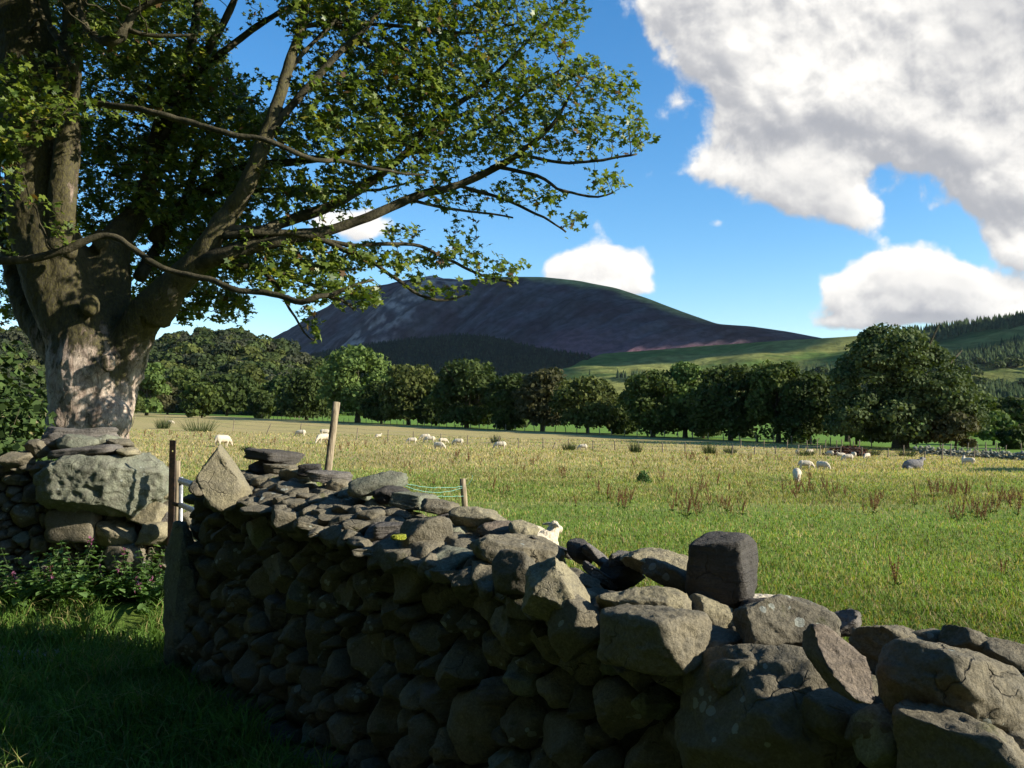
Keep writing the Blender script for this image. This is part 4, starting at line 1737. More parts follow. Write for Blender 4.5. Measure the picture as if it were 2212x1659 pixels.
o = link('boulder', mesh_np('boulder', v, [f], M_STONE_GREY, None, True), left_wall)
o.location = p_ - left_wall.location
LEFT = [
    (90, 175, 926, 965, 's', 's', 6, 'purplish slate slab on the left wall against the sycamore trunk', None, 0.30),
    (160, 250, 926, 955, 's', 's', -4, None, None, 0.36),
    (108, 212, 938, 978, 'b', 'g', 0, 'greenish rounded stone stacked on the left wall', None, 0.16),
    (205, 256, 940, 968, 'b', 'g', 0, None, None, 0.26),
    (238, 288, 947, 966, 'b', 'f', 6, None, None, 0.20),
    (196, 240, 962, 982, 'b', 'f', 0, None, None, 0.14),
    (236, 302, 964, 988, 'b', 'f', 0, None, None, 0.16),
    (114, 256, 966, 984, 'k', 's', -6, 'long thin grey slate strip lying on the huge squared boulder', None, 0.02),
    (258, 300, 967, 986, 'a', 'p', 12, 'small pale broken stone on the right of the squared boulder top', None, 0.04),
    (60, 118, 950, 990, 'b', 'f', 0, None, None, 0.2),
    (0, 70, 975, 1010, 'b', 'f', 0, None, None, 0.1),
    (112, 216, 1100, 1168, 'k', 'f', 0, None, None, 0.02),
    (280, 368, 1082, 1140, 'b', 'p', 0, None, None, 0.10),
    (296, 368, 1128, 1180, 'a', 'p', 0, None, None, 0.06),
    (215, 300, 1125, 1190, 'a', 'p', 6, None, None, 0.06),
    (230, 330, 1170, 1240, 'b', 'f', 0, None, None, 0.02),
]
for i, (x0, x1, y0, y1, kind, mat, tilt, lab, ex, k) in enumerate(LEFT):
    o = put_rock(x0, x1, y0, y1, kind, mat, tilt, lab, ex, k, 2000 + i * 5, left_wall, sub=4, depth=0.26)
fb = Batch()
for s in np.arange(0.36, 5.2, 0.12):
    for k in (0.16, 0.3, 0.44):
        p = LB + LU * s + LN * k
        v, f = rock('b', (r_.uniform(.13, .22), .16, .08), int(r_.integers(1e6)), 3)
        z = 1.18 if s > 1.0 else 1.14
        fb.add(v @ rotm(0, r_.normal(0, .15), r_.uniform(0, 3)).T + np.array([p.x, p.y, z]), [f])
me = fb.mesh('packing_stones', M_STONE, True)
me.transform(Matrix.Translation(-left_wall.location))
link('packing_stones', me, left_wall, kind='stuff')
for j in range(6):
    ep, Fc = rock('b', (0.26, 0.42, 0.2), 540 + j, 4)
    o = link('end_stone', mesh_np('end_stone', ep, [Fc], M_STONE_PALE if j % 2 else M_STONE, None, True), left_wall)
    o.location = Vector((LB.x - 0.24, LB.y + 0.30, 0.06 + 0.19 * j)) - left_wall.location


# moss cushions
def moss(px, py, wp, hp, lab, k=0.0):
    p = on_wall(px, py, k)
    p = p - Vector((0, 0.03, 0))
    s = p.y / F
    v, f = rock('b', (wp * s, 0.07, hp * s), int(px), 4)
    v = v * (1 + 0.12 * fbm(v * 90, 3, 4))[:, None]
    link('moss_cushion', mesh_np('moss_cushion', v, [f], M_MOSS, None, True), None, p, None, lab, 'moss')


M_MOSS = mat_plain('moss', (0.10, 0.12, 0.012), (0.30, 0.31, 0.03), 160, 1.0, 0, 1.0, 0.01)
moss(864, 1157, 36, 13, 'bright yellow green moss cushion on the wall front below the thin slab', 0.0)


# ------------------------------------------------------------------ posts, gate, fences
def post(name, label, top, bot, r, mat, cat='fence post', sides=10, parent=None, group=None, square=False, seed=0):
    top, bot = Vector(top), Vector(bot)
    n = 9
    pts = [bot.lerp(top, i / (n - 1)) for i in range(n)]
    V, f = tube([p - bot for p in pts], [r * (1.08 - 0.12 * i / n) for i in range(n)], 4 if square else sides, 0.10, seed)
    me = mesh_np(name, V, f, mat, None, False)
    return link(name, me, parent, bot, None, label, cat if label else None, group)


p_t, p_b = P(727, 869, 6.15), P(703, 1060, 6.05)
post('wooden_stake', 'tall weathered wooden stake leaning slightly behind the near wall', p_t, p_b + (p_b - p_t).normalized() * 0.35, 0.027, M_WOOD, seed=4)
yb = 7.3
s_t, s_b = P(999, 1034, yb), P(1006, 1112, yb)
post('wooden_stake', 'short wooden stake holding green twine behind the near wall', s_t, s_b + (s_b - s_t) * 1.6, 0.026, M_WOOD, seed=5)


def strand(a, b, sag, n=14, r=0.0015, wob=0.003, seed=1):
    r_ = np.random.default_rng(seed)
    pts = []
    for i in range(n + 1):
        t = i / n
        p = Vector(a).lerp(Vector(b), t)
        p.z -= sag * 4 * t * (1 - t)
        pts.append(p + Vector(r_.normal(0, wob, 3)) * (0 if i in (0, n) else 1))
    return tube(pts, [r] * len(pts), 4)


for (pa, pb, sg, lab) in [((862, 1040, 6.5), (1003, 1050, yb), 0.03, 'slack upper strand of green twine tied to the short stake'),
                          ((862, 1045, 6.5), (1003, 1053, yb), 0.05, 'lower slack strand of green twine tied to the short stake'),
                          ((900, 1068, 6.6), (1004, 1071, yb), 0.01, 'faint lowest green twine reaching the short stake below the knot')]:
    b = Batch()
    V, f = strand(P(*pa), P(*pb), sg, seed=int(sg * 100))
    b.add(V, f)
    if sg > 0.02:
        V, f = tube([P(1003, 1051, yb), P(1012, 1046, yb), P(1019, 1036, yb), P(1021, 1026, yb)], [0.0014] * 4, 4)
        b.add(V, f)
    link('twine', b.mesh('twine', M_TWINE), None, None, None, lab, 'twine')


# iron gate stanchion (flat bar with a hole) and the wooden stake beside it
def flat_bar(label):
    top, bot = P(370, 951, 6.95), P(371, 1250, 6.95)
    w = 0.026
    zt, zb = top.z, bot.z - 0.3
    bm = bmesh.new()
    hz, hr = zt - 0.085, 0.010
    K = 12
    th = [math.pi / 4 + 2 * math.pi * k / K for k in range(K)]
    ring = [(math.cos(t) * hr, hz + math.sin(t) * hr) for t in th]
    sq = []
    for t in th:
        c, s = math.cos(t), math.sin(t)
        m = max(abs(c), abs(s))
        sq.append((c / m * w, hz + s / m * w))
    front = {}
    T = 0.012
    def vv(x, z, y):
        k = (round(x, 5), round(z, 5), round(y, 5))
        if k not in front:
            front[k] = bm.verts.new((x, y, z))
        return front[k]
    for y in (-T / 2, T / 2):
        for i in range(K):
            j = (i + 1) % K
            bm.faces.new([vv(*ring[i], y), vv(*sq[i], y), vv(*sq[j], y), vv(*ring[j], y)])
        bm.faces.new([vv(-w, hz + w, y), vv(w, hz + w, y), vv(w, zt, y), vv(-w, zt, y)])
        bm.faces.new([vv(-w, zb, y), vv(w, zb, y), vv(w, hz - w, y), vv(-w, hz - w, y)])
    for i in range(K):
        j = (i + 1) % K
        bm.faces.new([vv(*ring[i], -T / 2), vv(*ring[j], -T / 2), vv(*ring[j], T / 2), vv(*ring[i], T / 2)])
    for x in (-w, w):
        bm.faces.new([vv(x, zb, -T / 2), vv(x, hz - w, -T / 2), vv(x, hz - w, T / 2), vv(x, zb, T / 2)])
        bm.faces.new([vv(x, hz + w, -T / 2), vv(x, zt, -T / 2), vv(x, zt, T / 2), vv(x, hz + w, T / 2)])
        bm.faces.new([vv(x, hz - w, -T / 2), vv(x, hz + w, -T / 2), vv(x, hz + w, T / 2), vv(x, hz - w, T / 2)])
    bm.faces.new([vv(-w, zt, -T / 2), vv(w, zt, -T / 2), vv(w, zt, T / 2), vv(-w, zt, T / 2)])
    bmesh.ops.recalc_face_normals(bm, faces=bm.faces)
    me = bpy.data.meshes.new('gate_post')
    bm.to_mesh(me)
    bm.free()
    me.materials.append(M_IRON)
    me.transform(Matrix.Translation((0, 0, -zb)))
    o = link('gate_post', me, None, (top.x, top.y, zb), None, label, 'gate post')
    o.rotation_euler = (0, R(0.6), R(-12))
    return o


flat_bar('rusty flat iron gate stanchion with a round hole near its top')
post('gate_post', 'round pale wooden stake right beside the rusty iron stanchion', P(384, 995, 7.0), P(381, 1250, 7.0), 0.024, M_WOOD, 'gate post', seed=8)

ga, gb_ = P(391, 1036, 6.75), P(455, 1064, 5.95)
gate = thing('field_gate', 'galvanised tubular steel field gate closing the gap between the walls', 'gate', (ga.x, ga.y, 0.1))


def gpart(name, a, b, r, sides=10, mat=None):
    V, f = tube([a, Vector(a).lerp(Vector(b), .5), b], [r] * 3, sides)
    me = mesh_np(name, V, f, mat or M_GALV)
    me.transform(Matrix.Translation(-gate.location))
    return link(name, me, gate)


gd = (gb_ - ga)
for j in range(5):
    zz = ga.z - 0.01 - j * 0.185
    a_ = Vector((ga.x, ga.y, zz))
    b_ = Vector((gb_.x, gb_.y, zz)) + Vector((gd.x, gd.y, 0)) * 0.25
    gpart('rail', a_, b_, 0.021 if j else 0.025)
gpart('upright', (ga.x, ga.y, ga.z + 0.02), (ga.x, ga.y, 0.12), 0.021, 4)
gpart('upright', (b_.x, b_.y, ga.z), (b_.x, b_.y, 0.12), 0.019, 10)
gpart('hinge', (ga.x - 0.10, ga.y + 0.12, ga.z - 0.20), (ga.x + 0.01, ga.y, ga.z - 0.20), 0.016, 8, M_IRON)
gpart('hinge', (ga.x - 0.10, ga.y + 0.12, 0.30), (ga.x + 0.01, ga.y, 0.30), 0.016, 8, M_IRON)

# wire fence across the pasture: (px foot, py foot, px top, py top)
MID = [(284, 922, 293, 897), (357, 916, 357, 898), (428, 916, 428, 901), (503, 933, 506, 906), (573, 940, 585, 916), (647, 940, 651, 915),
       (770, 951, 773, 924), (837, 954, 839, 928), (892, 952, 893, 931), (951, 956, 953, 936), (1009, 963, 1011, 940), (1075, 961, 1079, 942),
       (1120, 969, 1120, 946), (1173, 971, 1173, 945), (1191, 971, 1200, 955), (1228, 966, 1228, 948), (1280, 973, 1281, 951), (1328, 974, 1328, 952),
       (1379, 977, 1379, 954), (1431, 978, 1431, 955), (1480, 979, 1480, 957), (1581, 983, 1583, 961), (1629, 983, 1631, 963), (1675, 982, 1675, 963),
       (1723, 984, 1725, 961), (1771, 985, 1772, 962), (1815, 986, 1816, 964), (1862, 987, 1862, 966), (1918, 988, 1919, 969), (1998, 994, 1998, 975),
       (2035, 994, 2036, 958), (2104, 990, 2105, 966), (2160, 988, 2160, 966)]
prev = None
wires = Batch()
for i, (bx, by, tx, ty) in enumerate(MID):
    f0 = G(bx, by)
    d = f0.y
    t0 = P(tx, ty, d)
    lean = abs(bx - tx) > 7
    post('fence_post', 'leaning thin post of the wire fence across the pasture' if lean else 'thin upright post of the wire fence across the pasture',
         t0, f0 - Vector((0, 0, 0.2)), 0.055, M_POSTFAR, 'fence post', 6, None, 'posts of the pasture fence', seed=i)
    if not lean:
        if prev is not None:
            for fr in (0.9, 0.6, 0.3):
                V, f = strand(prev[1] + (prev[0] - prev[1]) * fr, f0 + (t0 - f0) * fr, 0.03, 4, 0.009, 0)
                wires.add(V, f)
        prev = (t0, f0)
fence = link('wire_fence', wires.mesh('wire_fence', M_WIRE), None, None, None, 'thin sagging wires of the fence running across the pasture', 'wire fence')

# second fence along the tree row
fp = []
for k in range(75):
    t = -0.12 + k * 0.0166
    x = -58 + 104 * t - 3.2
    y = 240 - 130 * t - 2.6
    if y < 98:
        continue
    fp.append((x, y))
ref = None
for (x, y) in fp:
    z = gz(x, y)
    h = 1.15 + random.uniform(-.1, .1)
    if ref is None:
        ref = post('fence_post', 'small fence post standing along the foot of the tree row', (0, 0, h), (0, 0, 0), 0.07, M_POSTFAR, 'fence post', 5, None, 'fence posts under the tree row')
        o = ref
    else:
        o = ref.copy()
        C.objects.link(o)
        o.rotation_euler = (random.uniform(-.1, .1), random.uniform(-.12, .12), random.uniform(0, 6))
    o.location = (x, y, z)
ref2 = None
for k, (bx, by, h) in enumerate([(1600, 968, 20), (1650, 970, 20), (1700, 972, 22), (1745, 973, 22), (1765, 974, 26), (1783, 974, 24), (1806, 975, 24), (1821, 977, 28), (1843, 977, 24), (1856, 980, 30),
                            (1952, 986, 24), (2053, 988, 30), (2090, 985, 28), (2112, 986, 26), (2128, 987, 32), (2132, 986, 26), (2152, 988, 32), (2172, 988, 26), (2208, 990, 32)]):
    f0 = G(bx, by)
    s = f0.y / F
    if ref2 is None:
        ref2 = post('fence_post', 'grey stake of the broken fence by the giant tree', (0, 0, 1.35), (0, 0, 0), 0.05, M_POSTFAR, 'fence post', 6, None, 'stakes of the broken fence by the giant tree')
        o = ref2
    else:
        o = ref2.copy()
        C.objects.link(o)
    o.location = f0
    o.scale = (1, 1, h * s / 1.35)
    o.rotation_euler = (random.uniform(-.08, .08), random.uniform(-.1, .1), random.uniform(0, 6))

# tumbled wall at the right edge
b = Batch()
r_ = np.random.default_rng(5)
for k in range(420):
    t = r_.random()
    px, py = 1985 + 290 * t, 980 + 18 * t
    p = G(px, min(py, 1000))
    s = r_.uniform(0.18, 0.5)
    hh = 0.75 * (1 - r_.random() ** 0.6)
    v, f = rock('b' if r_.random() < .6 else 'a', (s, s * .9, s * .65), int(r_.integers(1e6)), 2)
    b.add(v @ rotm(r_.normal(0, .3), r_.normal(0, .3), r_.uniform(0, 3)).T + np.array([p.x + r_.normal(0, .3), p.y + r_.normal(0, .45), p.z + hh]), [f])
link('tumbled_wall', b.mesh('tumbled_wall', M_STONE_GREY), None, None, None, 'tumbled far stone wall below the brown hawthorn at the right edge', 'stone wall')


# ------------------------------------------------------------------ sheep
def blob_mesh(name, blobs, voxel, mat, noise=0.012):
    """blobs: list of (p0, r0, p1, r1) tapered capsules or ('e', centre, radii, pitch) ellipsoids, fused by a voxel remesh"""
    b = Batch()
    D, Fc = ico(3)
    for bl in blobs:
        if bl[0] == 'e':
            _, c, rad, pitch = bl[:4]
            q = D * np.array(rad)
            q = q @ rotm(ry=pitch).T
            b.add(q + np.array(c), [Fc])
        else:
            p0, r0, p1, r1 = bl
            n = 7
            P0, P1 = np.array(p0), np.array(p1)
            for i in range(n):
                t = i / (n - 1)
                b.add(D * (r0 * (1 - t) + r1 * t) + P0 * (1 - t) + P1 * t, [Fc])
    me = b.mesh('tmp', None)
    o = bpy.data.objects.new('tmp', me)
    C.objects.link(o)
    md = o.modifiers.new('r', 'REMESH')
    md.mode = 'VOXEL'
    md.voxel_size = voxel
    md.use_smooth_shade = True
    sm = o.modifiers.new('s', 'SMOOTH')
    sm.iterations = 5
    dg = bpy.context.evaluated_depsgraph_get()
    me2 = bpy.data.meshes.new_from_object(o.evaluated_get(dg))
    bpy.data.objects.remove(o, do_unlink=True)
    me2.name = name
    n = len(me2.vertices)
    co = np.empty(n * 3)
    me2.vertices.foreach_get('co', co)
    co = co.reshape(-1, 3)
    if noise:
        nr_ = np.empty(n * 3)
        me2.vertices.foreach_get('normal', nr_)
        co = co + nr_.reshape(-1, 3) * (noise * fbm(co * 14, 3, 3))[:, None]
        me2.vertices.foreach_set('co', co.ravel())
    me2.materials.clear()
    me2.materials.append(mat)
    return me2


def sheep_blobs(pose):
    """faces +x, foot at z=0, shoulder about 0.62 m"""
    L = []
    if pose == 'lie':
        L.append(('e', (0, 0, 0.24), (0.46, 0.25, 0.24), 0))
        L.append(('e', (0.26, 0, 0.27), (0.22, 0.20, 0.22), 0))
        L.append(((0.34, 0, 0.34), 0.13, (0.46, 0.02, 0.50), 0.085))
        L.append(((0.45, 0.02, 0.52), 0.078, (0.60, 0.05, 0.47), 0.045))
        L.append(((0.42, 0.10, 0.55), 0.030, (0.38, 0.20, 0.54), 0.014))
        L.append(((0.42, -0.07, 0.55), 0.030, (0.38, -0.17, 0.54), 0.014))
        for sy in (-1, 1):
            L.append(((0.30, 0.13 * sy, 0.06), 0.05, (0.50, 0.14 * sy, 0.04), 0.03))
            L.append(((-0.30, 0.19 * sy, 0.08), 0.09, (-0.10, 0.22 * sy, 0.04), 0.03))
        L.append(((-0.44, 0, 0.22), 0.05, (-0.49, 0, 0.08), 0.03))
        return L
    L.append(('e', (0, 0, 0.46), (0.45, 0.21, 0.205), 0.0))
    L.append(('e', (0.24, 0, 0.45), (0.20, 0.18, 0.20), 0.1))
    L.append(('e', (-0.26, 0, 0.47), (0.22, 0.20, 0.21), 0))
    for sx in (0.26, -0.30):
        for sy in (-0.10, 0.10):
            st = 0.05 if (sx > 0) == (sy > 0) else -0.05
            L.append(((sx, sy, 0.34), 0.085 if sx < 0 else 0.065, (sx + st * .5 - (0.03 if sx < 0 else 0), sy, 0.19), 0.042))
            L.append(((sx + st * .5 - (0.03 if sx < 0 else 0), sy, 0.19), 0.036, (sx + st, sy, 0.03), 0.028))
    L.append(((-0.46, 0, 0.50), 0.045, (-0.50, 0, 0.27), 0.028))
    if pose == 'graze':
        L.append(((0.36, 0, 0.46), 0.135, (0.56, 0, 0.27), 0.085))
        L.append(((0.56, 0, 0.25), 0.078, (0.66, 0, 0.075), 0.043))
        for sy in (-1, 1):
            L.append(((0.56, 0.06 * sy, 0.29), 0.028, (0.53, 0.17 * sy, 0.27), 0.012))
    else:
        L.append(((0.34, 0, 0.50), 0.14, (0.50, 0, 0.72), 0.085))
        L.append(((0.49, 0, 0.75), 0.075, (0.66, 0, 0.68), 0.043))
        for sy in (-1, 1):
            L.append(((0.47, 0.06 * sy, 0.79), 0.028, (0.43, 0.17 * sy, 0.78), 0.012))
    return L


SH = {k: blob_mesh('sheep_' + k, sheep_blobs(k), 0.022, M_WOOL) for k in ('graze', 'stand', 'lie')}
SHG = SH['lie'].copy()
SHG.materials.clear()
SHG.materials.append(M_WOOL_GREY)
# (px centre, py foot, height px, pose, heading deg (0 = facing right, 90 = away), label)
FLOCK = [
    (481, 966, 38, 'graze', 60, 'sheep grazing right behind the tip of the pointed standing stone'),
    (650, 943, 15, 'graze', 170, 'sheep with head down left of the tall stake, facing left'),
    (702, 941, 14, 'graze', 10, 'far sheep half hidden behind the tall stake'),
    (698, 958, 22, 'graze', 235, 'sheep facing the viewer just left of the tall stake'),
    (817, 944, 6, 'lie', 20, 'tiny sheep lying down right of the tall stake'),
    (369, 916, 8, 'graze', 0, 'tiny distant sheep between the two leftmost fence posts'),
    (890, 959, 14, 'graze', 185, 'leftmost sheep of the cluster of six, facing left'),
    (919, 951, 14, 'graze', 190, 'rearmost sheep of the cluster of six'),
    (929, 957, 15, 'graze', 180, 'broadside sheep in the middle of the cluster of six'),
    (957, 959, 13, 'graze', 20, 'small sheep at the right of the cluster, near the thin post'),
    (948, 971, 17, 'graze', -25, 'nearest sheep of the cluster, heading down to the right'),
    (990, 962, 15, 'graze', 175, 'single sheep just right of the cluster of six'),
    (1081, 970, 17, 'graze', 178, 'sheep grazing alone left of centre beside a sparse rush tuft'),
    (1259, 972, 13, 'graze', 180, 'tan sheep grazing beside a green rush clump'),
    (1723, 983, 9, 'graze', 60, 'small sheep behind the pasture fence, left of the pair near the red brown heap'),
    (1750, 982, 9, 'graze', 200, 'small sheep behind the pasture fence, nearer the red brown heap'),
    (1793, 986, 8, 'graze', 120, 'sheep partly hidden in front of the red brown heap'),
    (1818, 987, 10, 'lie', 180, 'sheep lying at the right end of the red brown heap'),
    (1832, 996, 13, 'graze', 178, 'sheep facing left below the red brown heap'),
    (1844, 989, 11, 'graze', 90, 'sheep standing right behind the left facing one by the heap'),
    (1873, 992, 14, 'graze', 220, 'rightmost sheep of those near the giant tree'),
    (1740, 1014, 17, 'graze', -12, 'sheep grazing behind the nearest one, facing right'),
    (1777, 1016, 20, 'graze', -55, 'rounded sheep grazing right of the nearest one, facing the viewer'),
    (1722, 1041, 30, 'graze', -105, 'nearest standing sheep in the open pasture, grazing towards the viewer'),
    (2082, 1003, 12, 'stand', 60, 'left one of the two sheep at the far right'),
    (2094, 1005, 14, 'graze', 120, 'right one of the two sheep at the far right'),
]
for (px, py, hp, pose, hd, lab) in FLOCK:
    p = G(px, py)
    Hh = {'graze': 0.67, 'stand': 0.82, 'lie': 0.5}[pose]
    sc = hp * p.y / F / Hh
    sc = max(0.8, min(sc, 1.5))
    o = link('sheep', SH[pose], None, (p.x, p.y, p.z - 0.02), None, lab, 'sheep', 'sheep grazing in the pasture')
    o.rotation_euler = (0, 0, R(hd))
    o.scale = (sc,) * 3
p = G(1972, 1014)
o = link('sheep', SHG, None, (p.x, p.y, p.z), None, 'dark grey sheep lying alone at the tip of the long shadow on the right', 'sheep', 'sheep grazing in the pasture')
o.scale = (1.25,) * 3
# two sheep resting just behind the wall
near = blob_mesh('sheep_near', sheep_blobs('lie'), 0.009, M_WOOL, 0.014)
for (px, pt, y, hd, sc, lab, hh) in [(1150, 1123, 12.0, 38, 0.9, 'sheep lying right behind the wall with its head turned to the right', 0.62),
                                     (1120, 1121, 12.6, 178, 1.12, 'second resting sheep, only its back showing left of the other behind the wall', 0.5),
                                     (1640, 1273, 7.6, 170, 1.0, 'sheep lying hidden behind the tall slate block, only its back showing', 0.5)]:
    q = P(px, pt, y)
    o = link('sheep', near, None, (q.x, y, gz(q.x, y) - 0.02), None, lab, 'sheep', 'sheep resting behind the wall')
    o.rotation_euler = (0, 0, R(hd))
    zz = q.z - gz(q.x, y)
    o.scale = (sc, sc, max(0.7, min(1.4, zz / hh)))


# ------------------------------------------------------------------ dock seed stalks
def dock_mesh(seed):
    r_ = np.random.default_rng(seed)
    b = Batch()
    ns = r_.integers(2, 5)
    for k in range(ns):
        th = r_.uniform(0, 6.28)
        h = r_.uniform(0.45, 0.8)
        e = np.array([math.cos(th) * h * .28, math.sin(th) * h * .28, h])
        V, f = tube([(0, 0, 0), tuple(e * (.5, .5, .55)), tuple(e)], [0.006, 0.005, 0.003], 4)
        b.add(V, f, (0.13, 0.045, 0.02))
        m = 85
        t = 0.35 + 0.65 * r_.random(m)
        cen = e * t[:, None] + r_.normal(0, 1, (m, 3)) * (0.034 * (1.15 - t))[:, None] * (1, 1, 1.5)
        V, q, cc = leaf_cards(cen, r_.normal(size=(m, 3)) + 1e-3, np.full(m, 0.013), np.array([0.17, 0.085, 0.045]) * r_.uniform(.6, 1.5, (m, 1)), r_)
        b.add(V, q, cc)
    m = 7
    for k in range(m):
        th = r_.uniform(0, 6.28)
        L = r_.uniform(.12, .25)
        d = np.array([math.cos(th), math.sin(th), 0.9])
        s = np.array([-math.sin(th), math.cos(th), 0]) * 0.03
        b.add(np.array([(0, 0, 0), tuple(d * L * .6 + s), tuple(d * L * (1, 1, .7)), tuple(d * L * .6 - s)]), [np.array([[0, 1, 2, 3]])], (0.05, 0.09, 0.02))
    return b.mesh('dock_plant', M_FOL)


DM = [dock_mesh(s) for s in range(8)]
spots = []
r_ = np.random.default_rng(12)
clusters = [(430, 945, 60, 8), (580, 955, 60, 10), (350, 942, 60, 8), (1580, 993, 70, 5), (1650, 995, 60, 5), (1490, 993, 40, 4), (1340, 1090, 30, 12),
            (2160, 1085, 50, 20), (2040, 1070, 40, 14), (1890, 1090, 40, 14), (1560, 1060, 50, 16), (1480, 1070, 80, 25), (740, 965, 60, 9), (1200, 1010, 120, 20),
            (1720, 1060, 60, 15), (1810, 1070, 40, 12), (1000, 990, 90, 15), (1560, 1110, 80, 14), (2100, 1120, 60, 15)]
while len(spots) < 265:
    if r_.random() < 0.72:
        c = clusters[r_.integers(len(clusters))]
        spots.append((r_.normal(c[0], c[2] * .6), r_.normal(c[1], c[3] * .6)))
    else:
        spots.append((r_.uniform(260, 2212), 940 + 160 * r_.random() ** 1.3))
spots += [(2165, 1245), (1935, 1270), (1245, 1095), (2150, 1110), (1345, 1098), (1350, 1100), (860, 1000), (885, 1010)]
for i, (px, py) in enumerate(spots):
    py = max(py, 936)
    p = G(px, py)
    if field_side(p.x, p.y)[()] < 0.5 or p.y > 108:
        continue
    o = link('dock_plant', DM[i % 8], None, p, None, 'rust brown dock seed stalks standing in the pasture grass', 'plant', 'rust brown docks scattered over the pasture')
    o.rotation_euler = (r_.normal(0, .08), r_.normal(0, .08), r_.uniform(0, 6.28))
    k = r_.uniform(0.32, 0.68) * (1 + p.y / 150)
    o.scale = (k, k, k * r_.uniform(0.8, 1.1))


# ------------------------------------------------------------------ hedge woundwort in front of the left wall
def wort_mesh(seed):
    r_ = np.random.default_rng(seed)
    b = Batch()
    spikes = []
    for k in range(8):
        th = r_.uniform(0, 6.28)
        h = r_.uniform(0.18, 0.46)
        bx = np.array([math.cos(th), math.sin(th), 0]) * r_.uniform(0.02, 0.16)
        e = bx + np.array([math.cos(th) * .14, math.sin(th) * .14, h])
        V, f = tube([tuple(bx), tuple((bx + e) / 2 + r_.normal(0, .015, 3)), tuple(e)], [0.004, 0.003, 0.002], 4)
        b.add(V, f, (0.06, 0.09, 0.03))
        nl = 9
        for j in range(nl):
            t = (j + 1) / nl
            base = bx * (1 - t) + e * t
            for sgn in (0, math.pi):
                a = j * 1.57 + sgn + r_.normal(0, .3)
                L = (0.095 * (1.15 - 0.75 * t)) * r_.uniform(.8, 1.3)
                d = np.array([math.cos(a), math.sin(a), r_.uniform(-.25, .45)])
                d /= np.linalg.norm(d)
                s = np.cross(d, (0, 0, 1.0))
                s /= np.linalg.norm(s)
                up = np.cross(s, d)
                w = L * 0.36
                pts = [base, base + d * L * .25 + s * w * .9 + up * .008, base + d * L * .6 + s * w * .75, base + d * L - up * L * .18,
                       base + d * L * .6 - s * w * .75, base + d * L * .25 - s * w * .9 + up * .008, base + d * L * .5 - up * .008]
                f = r_.random()
                b.add(np.array(pts), [np.array([[0, 1, 6], [1, 2, 6], [2, 3, 6], [3, 4, 6], [4, 5, 6], [5, 0, 6]])],
                      np.array([0.08, 0.17, 0.045]) * (1 - f) + np.array([0.17, 0.27, 0.09]) * f)
        if k < (seed % 2) + 1:
            m = 18
            fl = Batch()
            cen = e + np.stack([r_.normal(0, .010, m), r_.normal(0, .010, m), r_.uniform(-.07, .05, m)], 1)
            V, q, cc = leaf_cards(cen, r_.normal(size=(m, 3)), np.full(m, 0.009), np.array([0.26, 0.09, 0.17]) * r_.uniform(.6, 1.4, (m, 1)), r_)
            fl.add(V, q, cc)
            spikes.append(fl.mesh('flower_spike', M_LEAF))
    return b.mesh('foliage', M_LEAF), spikes


WM = [wort_mesh(s) for s in range(4)]
wsp = [(85, 1290, 6.25), (140, 1285, 6.4), (190, 1250, 6.7), (240, 1215, 6.85), (265, 1260, 6.5), (300, 1240, 6.7), (335, 1220, 6.8), (350, 1270, 6.45),
       (215, 1300, 6.2), (285, 1300, 6.2), (330, 1310, 6.15), (160, 1255, 6.7), (355, 1205, 6.9), (375, 1250, 6.7), (310, 1195, 6.95), (60, 1300, 6.3), (120, 1260, 6.6)]
for i, (px, py, d) in enumerate(wsp):
    d = min(max(d + 0.5, 6.92), 7.1)
    a, _ = ray(px, 1200)
    x = a * d
    root = thing('woundwort_plant', 'leafy hedge woundwort with small purple pink flower spikes at the foot of the left wall', 'plant', (x, d, gz(x, d)), 'flowering weeds at the foot of the left wall')
    r2 = np.random.default_rng(i)
    root.rotation_euler = (0, 0, r2.uniform(0, 6.28))
    k = r2.uniform(0.75, 1.1)
    root.scale = (k, k, k)
    link('foliage', WM[i % 4][0], root)
    for sp_ in WM[i % 4][1]:
        link('flower_spike', sp_, root)


# ------------------------------------------------------------------ the great sycamore
syc = thing('sycamore_tree', 'great old sycamore with flaking pinkish bark leaning over the wall on the left', 'tree', (-5.75, 12.0, gz(-5.75, 12.0)))
TD = 12.0


def deeper(px, d):
    return 1.3 * min(max((px - 560) / 500.0, 0), 1)



def PP(px, py, d, rp):
    d = d + deeper(px, d)
    p = P(px, py, d)
    return (p.x, p.y, p.z, rp * d / F)


# trunk stems, pixel radii
STEMS = [
    [(190, 1010, 12.0, 96), (188, 930, 12.0, 84), (200, 860, 12.0, 90), (205, 790, 12.0, 94), (190, 720, 12.0, 82), (150, 640, 12.0, 74), (112, 540, 12.0, 70), (92, 430, 12.0, 66),
     (78, 300, 12.0, 62), (62, 150, 12.0, 58), (45, 0, 12.0, 52), (30, -160, 12.0, 44), (20, -420, 12.0, 30)],
    [(185, 700, 11.9, 50), (138, 560, 11.75, 32), (135, 430, 11.7, 28), (146, 300, 11.7, 26), (150, 180, 11.7, 24), (160, 60, 11.8, 22), (175, -80, 11.9, 18)],
    [(235, 820, 12.1, 78), (240, 730, 12.1, 68), (232, 640, 12.2, 56), (235, 560, 12.3, 44), (262, 500, 12.5, 30), (305, 450, 12.8, 22)],
    [(248, 800, 12.0, 62), (285, 730, 11.9, 52), (330, 665, 11.7, 40), (375, 615, 11.5, 32)],
    [(150, 760, 12.1, 50), (80, 690, 12.2, 34), (40, 610, 12.4, 26), (10, 500, 12.6, 22), (-30, 300, 12.9, 18)],
]
tb = Batch()
